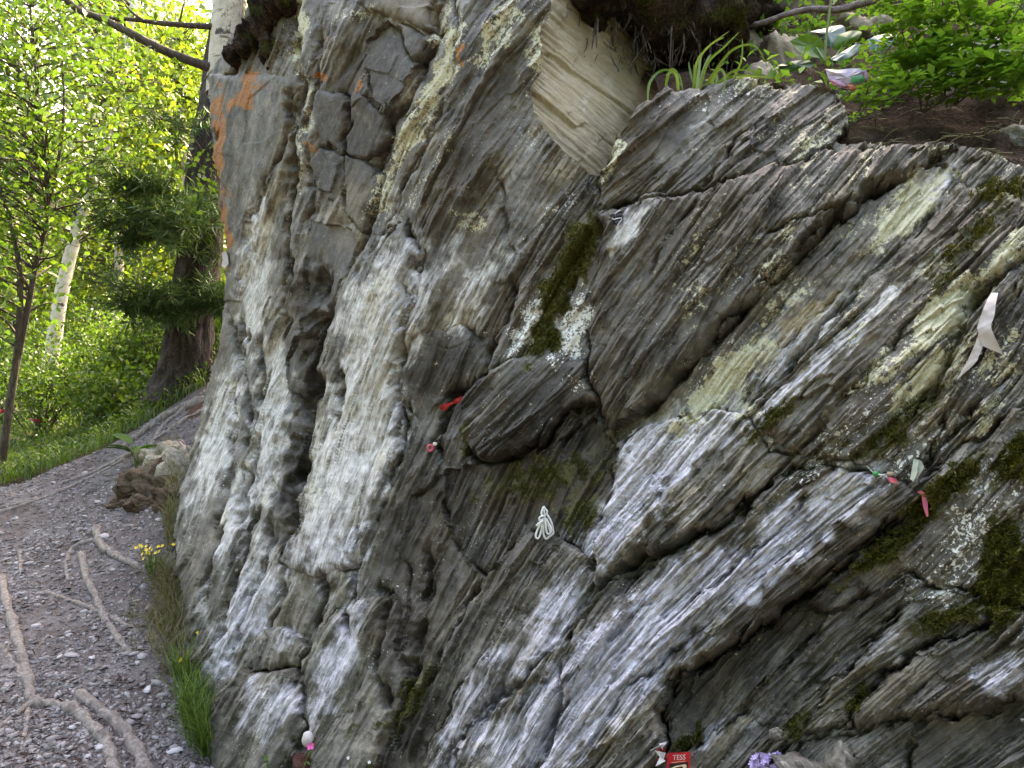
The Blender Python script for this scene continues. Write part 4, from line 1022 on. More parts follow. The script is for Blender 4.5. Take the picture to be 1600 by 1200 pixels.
def needle_branch(pts_, root, seed, tufts=26, L=.13, spread=.22):
    rng = np.random.default_rng(seed)
    line = smooth_line(pts_, 6); m = MB(); m.add(*tube(line, np.linspace(.014, .004, len(line)), 5))
    cs, axs = [], []
    for k in range(tufts):
        f = rng.random() ** .6; j = int(f * (len(line) - 1)); p = line[j]
        d = rng.normal(size=3); d[2] = d[2] * .4 + .15; d /= np.linalg.norm(d)
        q = p + d * (.05 + spread * rng.random() * 2)
        m.add(*tube(smooth_line([p, (p + q) / 2, q], 2), np.linspace(.005, .002, 5), 3))
        for w_ in range(3):
            qq = p + (q - p) * (.4 + .3 * w_)
            nn = 14
            cs.append(np.repeat(qq[None], nn, 0) + rng.normal(size=(nn, 3)) * .012); axs.append(rand_unit(nn, rng) + d * .7)
    br = m.build('branch', BARK_TWIG, root)
    cs = np.concatenate(cs); axs = np.concatenate(axs)
    o = leaves('needles', cs, L * (.7 + .5 * rng.random(len(cs))), NEEDLE, rng, None, .15, .022, None, axs)
    o['kind'] = 'stuff'; o.parent = br; o.matrix_parent_inverse = Matrix.Identity(4)
    return br
for i, pts_ in enumerate([[(312,300,7.0),(270,310,6.7),(225,300,6.5),(190,285,6.4)], [(314,330,7.0),(270,345,6.6),(230,340,6.5),(185,350,6.4)], [(312,380,7.0),(275,375,6.7),(240,372,6.6),(195,372,6.5)], [(310,440,7.0),(280,465,6.8),(240,470,6.7),(205,470,6.6)], [(320,470,6.9),(335,470,6.7),(350,480,6.6)], [(318,350,6.9),(300,340,6.5),(285,350,6.3),(262,372,6.2)], [(300,480,7.0),(270,480,6.8),(245,490,6.7)],[(325,250,7.0),(300,215,6.8),(265,190,6.7),(205,180,6.6)]]):
    needle_branch([pt(*q) for q in pts_], pine, 600 + i, 34 if i != 7 else 10)

# birch rising behind the top of the rock, with two dead branches
tb = pt(345, 118, 5.0)
bt = empty('birch_tree', tb); tag(bt, 'white birch trunk rising behind the top left corner of the rock', 'tree')
random.seed(3)
m = MB(); tl = smooth_line([pt(352,150,5.0), pt(355,100,5.0), pt(359,30,5.0), pt(361,-60,5.0), pt(364,-240,5.0)], 6)
m.add(*tube(tl, np.linspace(.122, .105, len(tl)), 18, .03)); m.build('trunk', BARK_BIRCH, bt)
for pts_, r0, r1 in [([(338,108,4.95),(300,96,4.9),(250,76,4.85),(200,50,4.8),(160,30,4.8),(120,14,4.75),(95,-10,4.7)], .034, .018), ([(340,42,4.95),(300,40,4.9),(250,36,4.9),(200,30,4.85),(150,28,4.8)], .022, .010), ([(225,33,4.86),(205,18,4.85),(190,0,4.85)], .010, .005), ([(280,38,4.9),(285,15,4.9),(290,-8,4.9)], .008, .004), ([(332,110,4.9),(320,125,4.85),(312,140,4.8)], .006, .003),([(165,32,4.8),(140,20,4.78),(118,-4,4.75)],.009,.005)]:
    line = smooth_line([pt(*q) for q in pts_], 5); m = MB(); m.add(*tube(line, np.linspace(r0, r1, len(line)), 8, .12)); m.build('branch', BARK_TWIG, bt)
# a hanging spray of its leaves near the top
rng = np.random.default_rng(41)
tips = np.array([pt(120 + rng.normal() * 70, 60 + rng.normal() * 50, 4.75 + rng.normal() * .3) for _ in range(26)] + [pt(330 + rng.normal() * 20, 290 + rng.normal() * 25, 5.4) for _ in range(10)])
cen = clumps(rng, tips, .10, 13)
leaves('crown', cen, .05 * (.7 + .6 * rng.random(len(cen))), LEAF_BIRCH, rng, bt, .35)
# unseen ring of leaves added behind the camera and to its left, blocking low sky
rng = np.random.default_rng(98)
n = 9000; rr_ = rng.uniform(7.5, 11, n)
ang_ = rng.uniform(R(150), R(385), n)          # from the left (180) round behind the camera (270) to the right
sx = np.cos(ang_) * rr_; sy = np.sin(ang_) * rr_
okf = ~((sx / np.maximum(sy, .01) > -1.1) & (sy > 0) & (sx < 1)) & ~((sy > -1) & (sx > 0))
sx, sy = sx[okf], sy[okf]
cl = np.stack([sx, sy, rng.random(len(sx)) ** .9 * 8.5 + .2], -1)
o = leaves('sky_block_leaves', cl, .55 * (.6 + .8 * rng.random(len(sx))), LEAF_BUSH, rng, None, .1, .75)
tag(o, 'unseen ring of leaves added behind the viewer to block low sky', 'wood', kind='stuff')

# ------------------------------------------------------------------ where things touch the rock and the ground
def cliff_at(px, py, lift=0.0):
    i = int(round((px - U0) / STEP)); j = int(round((py - V0) / STEP))
    i = min(max(i, 2), nxg - 3); j = min(max(j, 2), nyg - 3)
    return PW[j, i] + N0[j, i] * lift
def cliff_y(px, py, r=3):
    i = int(round((px - U0) / STEP)); j = int(round((py - V0) / STEP))
    i = min(max(i, r), nxg - r - 1); j = min(max(j, r), nyg - r - 1)
    return float(PW[j - r:j + r + 1, i - r:i + r + 1, 1].min())
_YH = np.arange(1.9, 8, .02)
def hill_hit(px, py):
    return first_hit(px, py, hz, _YH)

# ------------------------------------------------------------------ roots across the path
ROOTS = [
 ([(0,900),(15,960),(30,1010),(45,1070),(52,1100),(105,1108),(140,1135),(165,1165),(180,1215)], 8, 14, 'long thick root bending across the lower left of the path'),
 ([(122,1088),(165,1120),(200,1155),(230,1215)], 12, 15, 'short thick grey root running off the bottom edge'),
 ([(68,925),(110,940),(150,955),(190,975),(215,990)], 4, 6, 'thin root lying straight across the middle of the path'),
 ([(128,865),(135,905),(150,935),(165,970),(185,1000),(206,1026)], 7, 7, 'wavy root running down the middle of the path'),
 ([(150,828),(160,855),(190,875),(217,887)], 9, 6, 'stubby root pointing at the yellow flowers'),
 ([(150,845),(118,855),(104,880),(107,912)], 6, 3, 'thin hooked root curling left above the path middle'),
 ([(31,858),(33,900)], 4, 3, 'short straight root stub at the left of the path'),
 ([(48,1100),(22,1122),(-10,1142)], 8, 4, 'small side root leaving the frame at lower left'),
 ([(44,1108),(38,1150),(30,1195)], 6, 3, 'thin root hanging down from the long thick root'),
 ([(318,628),(268,648),(225,676),(192,702)], 11, 6, 'pale weathered root leading down from the old pine'),
 ([(290,692),(215,708),(150,738),(95,757)], 7, 4, 'grey root crossing below the broad leaved plant'),
 ([(200,716),(140,748),(80,775),(0,802)], 4, 4, 'long thin root along the upper edge of the path'),
 ([(300,605),(260,612),(238,630),(232,652)], 13, 6, 'root flaring from the foot of the old pine'),
 ([(290,640),(255,668),(235,700)], 6, 4, 'dark root between pine foot and earth bank'),
 ([(330,640),(300,652),(262,676),(240,690)], 7, 4, 'upper of the pale roots crossing the litter heap'),
 ([(110,960),(95,990),(60,1010),(40,1040)], 3, 2, 'hair thin root joining the long thick root from the right'),
 ([(160,1040),(120,1060),(95,1075)], 3, 2, 'short thin root above the fork of the thick roots'),
 ([(0,1010),(20,1035),(45,1075)], 4, 5, 'thin root meeting the long thick root from the left edge'),
 ([(60,780),(20,790),(-10,796)], 4, 3, 'short root at the far left end of the path'),
 ([(200,860),(215,890),(200,930)], 3, 2, 'thin root dangling below the stubby root'),
]
random.seed(21)
for line, r0, r1, lb in ROOTS:
    sl = smooth_line([(a, b) for a, b in line], 6)
    pts_ = []; rad_ = []
    for k_, (a, b) in enumerate(sl):
        p = ground_hit(a, b); f = k_ / (len(sl) - 1)
        r = (r0 + (r1 - r0) * f) * p[1] / FPX * .82 * (1 + .16 * math.sin(k_ * 1.9) + .12 * math.sin(k_ * .8 + 1))
        if k_ == 0 or k_ == len(sl) - 1: p = p - np.array((0, 0, r * 1.2))
        pts_.append(p + np.array((0, 0, r * .28))); rad_.append(r)
    m = MB(); m.add(*tube(pts_, rad_, 10, .34)); o = m.build('tree_root', ROOT_M)
    tag(o, lb, 'root', 'roots laid bare on the path')

# ------------------------------------------------------------------ slate chips on the path
CHIP_M = NT('slate_chip', .6, .4)
k = CHIP_M; t_ = k.attr('tone', 'Fac'); oi = k.n('ShaderNodeObjectInfo')
tt_ = k.math('ADD', t_, k.math('MULTIPLY', k.math('SUBTRACT', oi.outputs['Random'], .5), .8))
k.base(k.mix(k.noise(k.coord('Object'), 90, 3, .6), k.ramp(tt_, [(.0, (.085, .075, .072)), (.4, (.20, .19, .185)), (.8, (.34, .33, .335)), (1., (.52, .51, .515))]), k.ramp(tt_, [(.0, (.12, .105, .10)), (1., (.40, .39, .41))])))
CHIP_M = CHIP_M.m
def chip_verts(rng, n, size, thick):
    a = np.linspace(0, 2 * math.pi, 6)[:5][None] + rng.normal(size=(n, 5)) * .25
    r = size[:, None] * (.65 + .5 * rng.random((n, 5)))
    asp = (.5 + .5 * rng.random((n, 1)))
    x = np.cos(a) * r; y = np.sin(a) * r * asp
    top = np.stack([x * .9, y * .9, np.broadcast_to(thick[:, None], x.shape)], -1); bot = np.stack([x, y, 0 * x - thick[:, None]], -1)
    return np.concatenate([top, bot], 1)          # n,10,3
CH_T = np.array([(0,1,2),(0,2,3),(0,3,4)] + [q for i in range(5) for q in ((i, i + 5, (i + 1) % 5 + 5), (i, (i + 1) % 5 + 5, (i + 1) % 5))])
def rot_all(v, rng, tilt):
    n = len(v); th = rng.random(n) * 6.283; tx = rng.normal(size=n) * tilt; ty = rng.normal(size=n) * tilt
    c, s = np.cos(th)[:, None], np.sin(th)[:, None]
    x = v[..., 0] * c - v[..., 1] * s; y = v[..., 0] * s + v[..., 1] * c
    z = v[..., 2] + x * tx[:, None] + y * ty[:, None]
    return np.stack([x, y, z], -1)
rng = np.random.default_rng(77)
def path_points(n, ymin, ymax, pw_):
    out = []
    while len(out) < n:
        Y = ymin + (ymax - ymin) * rng.random() ** pw_; px = rng.uniform(-420, 345); x = (px - 800) / FPX * Y
        out.append((x, Y))
    P = np.array(out); ins = inside_poly(P[:, 0] + .2 * grad_noise(P[:, 0] * 2, P[:, 1] * 2, 9), P[:, 1], PATH_POLY)
    return P[ins]
P_ = path_points(36000, 2.5, 6.4, 1.5)
P_ = P_[fbm(P_[:, 0] / .5, P_[:, 1] / .5, 620, 3) + .55 * rng.normal(size=len(P_)) > -.05]
sz = .004 + .015 * rng.random(len(P_)) ** 3.5 + .002 * P_[:, 1] / 3; th_ = .0015 + .003 * rng.random(len(P_))
v = rot_all(chip_verts(rng, len(P_), sz, th_), rng, .22) + np.stack([P_[:, 0], P_[:, 1], gz(P_[:, 0], P_[:, 1]) + .002], -1)[:, None]
F = (CH_T[None] + (np.arange(len(P_)) * 10)[:, None, None]).reshape(-1, 3)
o = new_mesh('gravel', v.reshape(-1, 3), F, CHIP_M, None, False, dict(tone=np.repeat(rng.random(len(P_)) * .9, 10)))
tag(o, 'small broken slate gravel strewn over the path', 'gravel', kind='stuff')
proto = []
for i in range(9):
    pv = chip_verts(rng, 1, np.array([.022]), np.array([.004]))[0]
    q = new_mesh('slate_chip', pv, CH_T, CHIP_M, None, False, dict(tone=np.full(10, .55)), link=False); proto.append(q.data); bpy.data.objects.remove(q)
P_ = path_points(420, 2.5, 5.4, 1.25)[:270]
for i, (x, y) in enumerate(P_):
    o = bpy.data.objects.new('slate_chip', proto[i % 9]); C.objects.link(o); o.parent = path
    s = .6 + 1.0 * rng.random() ** 2; o.scale = (s, s, .7 + .5 * rng.random())
    o.location = (x, y, float(gz(x, y)) + .005); o.rotation_euler = (rng.normal() * .12, rng.normal() * .12, rng.random() * 6.28)
for (a, b, s) in [(650/2.4+0,1135/2.4+700,1.9),(132,957,1.0),(230,1080,1.3),(205,992,1.1),(240,1067,1.4),(270,1175,1.6),(160,1010,1.0),(70,1030,1.4),(120,845,1.4),(100,840,1.2),(225,920,1.2)]:
    p = ground_hit(a, b); o = bpy.data.objects.new('slate_chip', proto[int(a) % 9]); C.objects.link(o); o.parent = path
    o.location = p + np.array((0, 0, .008)); o.scale = (s * 1.2, s, 1); o.rotation_euler = (rng.normal() * .1, rng.normal() * .1, rng.random() * 6)

# ------------------------------------------------------------------ grass
def blades(name, base, hgt, lean, width, mat, rng, root=None, curl=1.0, tone=None):
    n = len(base); a = rng.random(n) * 6.283
    d = np.stack([np.cos(a), np.sin(a), 0 * a], -1); sd = np.stack([-np.sin(a), np.cos(a), 0 * a], -1)
    V_ = []
    for k_ in range(5):
        f = k_ / 4
        c = base + np.array((0, 0, 1.0)) * (hgt * (f - .35 * curl * lean * f * f))[:, None] + d * (hgt * lean * f * f)[:, None]
        wv = (width * (1 - f) ** .6 * (1 if k_ else .7))[:, None]
        V_ += [c - sd * wv, c + sd * wv]
    v = np.stack(V_, 1).reshape(-1, 3)
    q = np.array([(2 * k_, 2 * k_ + 1, 2 * k_ + 3, 2 * k_ + 2) for k_ in range(4)])
    F = (q[None] + (np.arange(n) * 10)[:, None, None]).reshape(-1, 4)
    if tone is None: tone = np.clip(rng.normal(.5, .25, n), 0, 1)
    o = new_mesh(name, v, F, mat, None, True, dict(tone=np.repeat(tone, 10)))
    if root is not None: localise(o, root)
    return o
def spots_px(spec, rng):
    out = []
    for (x0, y0, x1, y1, wd, n) in spec:
        for _ in range(n):
            f = rng.random(); p = ground_hit(x0 + (x1 - x0) * f + rng.normal() * wd, y0 + (y1 - y0) * f + rng.normal() * wd * .5); out.append(p)
    return np.array(out)
rng = np.random.default_rng(12)
B = spots_px([(296,1110,332,1195,10,620),(282,1050,305,1110,9,180)], rng)
tag(blades('grass', B,   .10 + .13 * rng.random(len(B)), .3 + .5 * rng.random(len(B)), .0020 + .0014 * rng.random(len(B)), GRASS_M, rng), 'fresh green grass growing at the foot of the rock near the bottom edge', 'grass', kind='stuff')
B = spots_px([(258,890,282,985,13,900),(240,960,292,1060,18,500),(264,760,268,870,6,400)], rng)
tag(blades('dry_grass', B, .07 + .11 * rng.random(len(B)), .5 + .7 * rng.random(len(B)), .0016 + .0012 * rng.random(len(B)), DRYGRASS_M, rng), 'thin straw coloured grass along the foot of the rock', 'grass', kind='stuff')
B = spots_px([(190,768,262,745,10,160),(205,735,262,720,8,90),(262,700,278,790,6,120)], rng)
tag(blades('bank_grass', B + np.array((0, 0, .05)), .05 + .10 * rng.random(len(B)), .6 + .7 * rng.random(len(B)), .0018 + .001 * rng.random(len(B)), DRYGRASS_M, rng), 'wiry grass hanging over the brown earth bank', 'grass', kind='stuff')
# lush ground cover at the edge of the wood
n = 5200; px_ = rng.uniform(-60, 330, n); Y_ = 5.8 + 5.5 * rng.random(n) ** 1.3; x_ = (px_ - 800) / FPX * Y_
ins = ~inside_poly(x_ - .1, Y_ - .05, PATH_POLY) & (x_ < -.40 * Y_ - .02)
x_, Y_ = x_[ins], Y_[ins]; B = np.stack([x_, Y_, gz(x_, Y_)], -1)
tag(blades('undergrowth_grass', B, .10 + .16 * rng.random(len(B)), .4 + .6 * rng.random(len(B)), .004 + .003 * rng.random(len(B)), GRASS_M, rng), 'lush green grass at the edge of the wood left of the path', 'grass', kind='stuff')
cen = B[rng.integers(0, len(B), 6500)] + np.stack([rng.normal(size=6500) * .06, rng.normal(size=6500) * .06, .04 + .16 * rng.random(6500)], -1)
tag(leaves('ground_cover', cen, .04 * (.6 + .8 * rng.random(6500)), LEAF_BIRCH, rng, None, -.1, .6, flat=.5), 'low leafy ground cover on the floor of the wood', 'ground cover', kind='stuff')

# ------------------------------------------------------------------ broad leaved plants
def broad_leaf(m, base, direction, length, width, rise, rng, tone, cup=.25, n=6):
    d = Vector((direction[0], direction[1], 0)).normalized(); sd = Vector((-d.y, d.x, 0))
    stalk = Vector(base); V_, F_ = [], []
    for i in range(n + 1):
        f = i / n
        wv = width * (math.sin(math.pi * min(1, f * .92 + .06)) ** .6) * (1 if f < .99 else .25)
        z = rise * f - .55 * length * f * f * .5
        c = stalk + d * (length * f) + Vector((0, 0, z))
        for j in range(5):
            u = (j - 2) / 2
            V_.append(c + sd * (wv * u) + Vector((0, 0, cup * wv * u * u + (.0 if j != 2 else -.06 * width) + .04 * width * math.sin(f * 17 + j))))
    for i in range(n):
        for j in range(4): F_.append((i * 5 + j, i * 5 + j + 1, (i + 1) * 5 + j + 1, (i + 1) * 5 + j))
    m.add(V_, F_, tone)
def broad_plant(name, label, base, nl, L, W, seed, cat='plant', group=None, stalk=.6):
    rng = np.random.default_rng(seed); root = empty(name, base); tag(root, label, cat, group)
    for i in range(nl):
        a = 6.283 * i / nl + rng.normal() * .4; d = (math.cos(a), math.sin(a))
        l = L * (.75 + .5 * rng.random()); h = L * stalk * (.6 + .8 * rng.random())
        tip = Vector(base) + Vector((d[0] * h * .35, d[1] * h * .35, h))
        m = MB(); m.add(*tube(smooth_line([Vector(base) + Vector((rng.normal() * .006, rng.normal() * .006, -.01)), (Vector(base) + tip) / 2 + Vector((0, 0, h * .1)), tip], 3), np.linspace(.004, .0025, 7) * (L / .12), 5), .8); s_ = m.build('stalk', LEAF_BROAD, root)
        m = MB(); broad_leaf(m, tip, d, l, l * W, l * (.35 + .3 * rng.random()), rng, float(np.clip(rng.normal(.5, .22), 0, 1))); lf_ = m.build('leaf', LEAF_BROAD); lf_.parent = s_
    return root
broad_plant('broad_leaved_plant', 'broad leaved plant on the earth bank beside the rock', ground_hit(214, 728) + np.array((0, 0, .0)), 7, .17, .30, 200, stalk=.7)
broad_plant('broad_leaved_plant', 'small broad leaved plant just below the old pine', ground_hit(205, 668), 5, .15, .28, 201, stalk=.5)
broad_plant('broad_leaved_plant', 'broad leaved seedling at the wood edge left of the roots', ground_hit(132, 692), 4, .16, .32, 202, stalk=.6)

# ------------------------------------------------------------------ earth bank and loose boulders
def lump(name, c, rad_, seed, mat, sub=4, amp=.25, fl=1.0, attrs=True, ang=6.0):
    bm = bmesh.new(); bmesh.ops.create_icosphere(bm, subdivisions=sub, radius=1.0)
    P = np.array([v_.co[:] for v_ in bm.verts]); F = np.array([[v_.index for v_ in f.verts] for f in bm.faces]); bm.free()
    n1 = fbm(P[:, 0] * 1.3 + P[:, 2] * .7 + seed, P[:, 1] * 1.3 + P[:, 2] * .5, seed, 4)
    n2, _ = facets(P[:, 0] * 1.4 + P[:, 2] * .6 + seed, P[:, 1] * 1.4 - P[:, 2] * .8, seed + 3)
    r = 1 + amp * n1 + amp * .8 * (n2 - .5)
    P = P * r[:, None] * np.array(rad_)
    n = len(P); one = np.ones(n); z = 0 * one
    at = dict(flow=np.stack([P[:, 0] * 300 + P[:, 2] * 400, P[:, 1] * 2500 + P[:, 0] * 1200, z], -1), mask_a=np.stack([.3 * one, z, z, one], -1), mask_b=np.stack([z, z, z, one], -1), mask_c=np.stack([z, .3 * one, z, one], -1), tone=one)
    return P + np.array(c), F, at
def lump_obj(name, c, rad_, seed, mat, label=None, cat=None, root=None, amp=.25, pale=.3, tan=0, moss=0, sub=4, brown=0, rot=None):
    P, F, at = lump(name, (0, 0, 0), rad_, seed, mat, sub, amp)
    n = len(P); one = np.ones(n)
    at['mask_a'] = np.stack([pale * one, tan * one, moss * one, one], -1); at['mask_c'] = np.stack([0 * one, .2 * one, brown * one, one], -1)
    if rot is not None: P = P @ np.array(Matrix.Rotation(rot[0], 3, 'X') @ Matrix.Rotation(rot[1], 3, 'Y') @ Matrix.Rotation(rot[2], 3, 'Z')).T
    o = new_mesh(name, P + np.array(c), F, mat, None, True, at)
    if root is not None: localise(o, root)
    if label: tag(o, label, cat)
    return o
BANK_M = soil_material('bank_earth', (.035, .024, .015), (.10, .072, .048), (.22, .175, .13), 26)
for (a, b, rx, rz, sd_, lb, mt) in [(258,706,.17,.10,301,'rounded weathered stone between earth bank and rock',ROCK),(238,748,.19,.12,302,'brown earth clod under the broad leaved plant',BANK_M),(196,776,.13,.05,303,'small brown earth clod at the left end of the bank',BANK_M),(226,778,.13,.06,304,'brown earth clod in the middle of the bank',BANK_M),(262,775,.12,.10,305,'brown earth clod against the foot of the rock',BANK_M),(278,735,.12,.20,306,'tall tan boulder leaning on the left flank of the rock',ROCK)]:
    p = ground_hit(a, b + 14)
    lump_obj('boulder' if mt is ROCK else 'earth_clod', p + np.array((0, .05, rz * .05)), (rx, rx * .8, rz), sd_, mt, lb, 'stone' if mt is ROCK else 'earth', None, .42, .45, .35, 0, sub=5)
# reddish needle litter heaped at the pine's foot
LITTER_M = soil_material('needle_litter', (.035, .02, .013), (.09, .052, .036), (.18, .115, .08), 40)
p = ground_hit(325, 640); lump_obj('needle_litter', p + np.array((.3, .4, -.33)), (.95, .6, .46), 310, LITTER_M, 'heap of reddish needle litter between pine foot and rock', 'litter', None, .10, sub=5)

# ------------------------------------------------------------------ flowers along the foot of the rock
def plain(name, c, rough=.6, spec=.3, c2=None, sc=60, metallic=0):
    k = NT(name, rough, spec); c2 = c2 or tuple(min(1, x * .7) for x in c)
    k.base(k.ramp(k.noise(k.coord('Object'), sc, 3, .6), [(.35, c2), (.65, c)])); return k.m
YELLOW = plain('yellow_petal', (.80, .58, .03), .5); PINK = plain('pink_petal', (.80, .12, .38), .5); LILAC = plain('lilac_petal', (.50, .42, .68), .6, .3, (.30, .23, .48), 140)
def floret(m, c, nrm, r, petals=5, tone=.5, seed=0):
    rng = np.random.default_rng(seed); n = Vector(nrm).normalized(); a = n.orthogonal().normalized(); b = n.cross(a)
    for i in range(petals):
        th = 6.283 * i / petals + rng.random() * .4; d = a * math.cos(th) + b * math.sin(th); s = n.cross(d)
        c0 = Vector(c); m.add([c0, c0 + d * r * .55 - s * r * .38 + n * r * .18, c0 + d * r + n * r * .35, c0 + d * r * .55 + s * r * .38 + n * r * .18], [(0, 1, 2, 3)], tone)
def flower_plant(name, label, base, heads, stem_h, r, mat, seed, cat='flower', petals=5, leaf=8, spread=.04):
    rng = np.random.default_rng(seed); root = empty(name, base); tag(root, label, cat)
    sm = MB(); base = np.array(base)
    hs = []
    for i in range(heads):
        tip = base + np.array((rng.normal() * spread, rng.normal() * spread, stem_h * (.8 + .3 * rng.random())))
        sm.add(*tube(smooth_line([base, (base + tip) / 2 + rng.normal(size=3) * .006, tip], 3), np.linspace(.0022, .0014, 7), 4), .6); hs.append(tip)
    sm.build('stems' if heads > 1 else 'stem', GRASS_M, root)
    for i, t in enumerate(hs):
        m = MB(); floret(m, t, (rng.normal() * .4, -.7, .7), r, petals, .5, seed + i); m.build('blossom', mat, root, False)
    if leaf:
        cen = base + np.stack([rng.normal(size=leaf) * .025, rng.normal(size=leaf) * .025, stem_h * .75 * rng.random(leaf)], -1)
        leaves('leaf_tuft', cen, np.full(leaf, stem_h * .35), GRASS_M, rng, root, -.2, .35)['kind'] = 'stuff'
    return root
flower_plant('yellow_flower', 'cluster of yellow flowers beside the dry grass at the foot of the rock', ground_hit(238, 905), 18, .17, .011, YELLOW, 400, spread=.045, leaf=16)
flower_plant('yellow_flower', 'single small yellow flower against the foot of the rock', ground_hit(316, 1012) + np.array((0, -.04, 0)), 1, .10, .011, YELLOW, 401, leaf=6, spread=.004)
flower_plant('yellow_flower', 'single small yellow flower above the green grass tuft', ground_hit(282, 1062), 1, .10, .011, YELLOW, 402, leaf=8, spread=.004)

# needles and bits of bark blown over the path
rng = np.random.default_rng(88)
Pn = path_points(7000, 2.5, 6.2, 1.4); n = len(Pn)
cen = np.stack([Pn[:, 0], Pn[:, 1], gz(Pn[:, 0], Pn[:, 1]) + .006], -1)
axn = rng.normal(size=(n, 3)) * np.array((1, 1, .08)); axn /= np.linalg.norm(axn, axis=1, keepdims=True)
o = leaves('needle_scatter', cen, .015 + .04 * rng.random(n) ** 2, LITTER_M, rng, None, 0, .10, None, axn, .9)
tag(o, 'brown needles and bark bits scattered over the path', 'litter', kind='stuff')

# ------------------------------------------------------------------ above the slabs: overhang, dead branch, plants on the ledge
OVER_M = NT('root_mass', .95, .1)
k = OVER_M; ob = k.coord('Object')
a_ = k.noise(ob, 14, 6, .7); b_ = k.noise(ob, 90, 4, .7)
c_ = k.ramp(k.math('ADD', k.math('MULTIPLY', a_, .6), k.math('MULTIPLY', b_, .4)), [(.38, (.006, .0045, .003)), (.5, (.04, .027, .018)), (.64, (.13, .09, .06))])
k.base(k.mix(k.smooth(k.noise(k.mapping(ob, loc=(3, 1, 2)), 9, 4, .6), .52, .64), c_, k.ramp(b_, [(.35, (.018, .022, .005)), (.65, (.085, .09, .02))])))
k.normal(k.bump(k.math('ADD', a_, b_), 1, .03)); OVER_M = OVER_M.m
over = empty('root_mass', pt(1040, 60, 3.4)); tag(over, 'dark overhanging mass of soil, moss and roots above the cream rock plane', 'earth overhang')
lump_obj('earth', pt(1030, -22, 3.5), (.50, .55, .38), 330, OVER_M, None, None, over, .34, sub=6)
lump_obj('earth', pt(1105, 40, 3.25), (.16, .25, .20), 331, OVER_M, None, None, over, .45, sub=5)
lump_obj('earth', pt(925, -10, 3.0), (.10, .16, .10), 332, OVER_M, None, None, over, .4, sub=5)
rng = np.random.default_rng(15); random.seed(15)
for i in range(44):
    px = rng.uniform(890, 1145); y0 = rng.uniform(20, 85); L = rng.uniform(15, 60); Y = 3.0 + .25 * rng.random() - (.1 if px < 950 else 0)
    m = MB(); sl = smooth_line([pt(px, y0 - 30, Y + .1), pt(px + rng.normal() * 6, y0, Y), pt(px + rng.normal() * 12, y0 + L, Y + rng.normal() * .03)], 4)
    m.add(*tube(sl, np.linspace(.006, .0015, len(sl)) * rng.uniform(.5, 1.4), 5, .2)); m.build('hanging_root', BARK_TWIG, over)
o = MB(); sl = smooth_line([pt(1148,42,3.2), pt(1190,36,3.18), pt(1230,22,3.15), pt(1270,14,3.12), pt(1310,15,3.1), pt(1350,4,3.08), pt(1420,-14,3.05)], 5)
random.seed(8); o.add(*tube(sl, np.linspace(.010, .016, len(sl)), 9, .14)); o = o.build('dead_branch', DEADWOOD); tag(o, 'bare grey dead branch lying above the leafy ledge', 'branch')
# broken rock on the bank behind the ledge
for i, (a, b, rx, rz, sd_, lb) in enumerate([(1225,95,.10,.15,341,'dark upright rock on the bank behind the grass clump'),(1255,85,.08,.10,342,'tan angular rock behind the large round leaves'),(1195,115,.07,.06,343,'small tan rock behind the grass clump'),(1545,105,.16,.12,344,'cream rock behind the leafy shrub at the right'),(1480,100,.10,.08,345,'small cream rock between the shrub stems'),(1590,215,.08,.05,346,'grey stone at the right end of the ledge'),(1530,235,.035,.012,347,'small pinkish white stone on the brown soil'),(1170,70,.09,.09,348,'reddish rock under the dead branch'),(1350,45,.14,.07,349,'reddish flat rock under the dead branch at right')]):
    p = hill_hit(a, b + 6)
    lump_obj('boulder', p + np.array((0, .03, 0)), (rx, rx * .8, rz), sd_, ROCK, lb, 'stone', None, .35, .55 if sd_ in (344, 345, 347) else .2, .5 if sd_ != 346 else 0, 0, brown=.6 if sd_ in (348, 349, 341) else 0)

# grass clump on the edge
rng = np.random.default_rng(19)
def arch_blade(m, pts_, wd, tone):
    sl = smooth_line([pt(*q) for q in pts_], 5); n = len(sl); V_, F_ = [], []
    for i, p in enumerate(sl):
        f = i / (n - 1); t = sl[min(i + 1, n - 1)] - sl[max(i - 1, 0)]; sd = np.cross(t, (p - CAM) * .8 + np.array((.4, 0, .5))); sd /= np.linalg.norm(sd)
        wv = wd * min(1, .5 + f * 2) * (1 - f) ** .5 + .0003
        nn = np.cross(sd, t); nn /= np.linalg.norm(nn)
        V_ += [p - sd * wv, p + nn * wv * .35, p + sd * wv]
    for i in range(n - 1):
        for j in range(2): F_.append((i * 3 + j, i * 3 + j + 1, i * 3 + j + 4, i * 3 + j + 3))
    m.add(V_, F_, tone)
gcl = empty('grass_clump', pt(1090, 146, 2.62)); tag(gcl, 'clump of wide arching grass blades on the edge of the upper slab', 'grass')
GB = [[(1088,148),(1092,110),(1100,80),(1140,48)],[(1092,148),(1105,100),(1130,75),(1155,50)],[(1095,148),(1125,100),(1150,75),(1180,72),(1200,105)],[(1100,150),(1130,125),(1170,118),(1240,128)],[(1085,148),(1088,100),(1110,70),(1132,58)],[(1105,150),(1115,120),(1125,108),(1133,120),(1130,148)],[(1012,158),(1015,130),(1030,112),(1050,112),(1068,140)],[(1060,145),(1058,122),(1052,112),(1040,118)],[(1110,150),(1125,128),(1150,110),(1190,112)],[(1090,150),(1096,120),(1106,92),(1112,85)],[(1105,150),(1130,135),(1160,120),(1215,122)],[(1080,150),(1086,125),(1084,100)],[(1112,150),(1120,130),(1118,112),(1110,108)],[(1040,145),(1042,125),(1050,108),(1062,120),(1067,142)],[(1115,152),(1140,130),(1158,96),(1160,60)],[(1092,150),(1080,118),(1076,96)],[(1100,150),(1112,118),(1135,95)]]
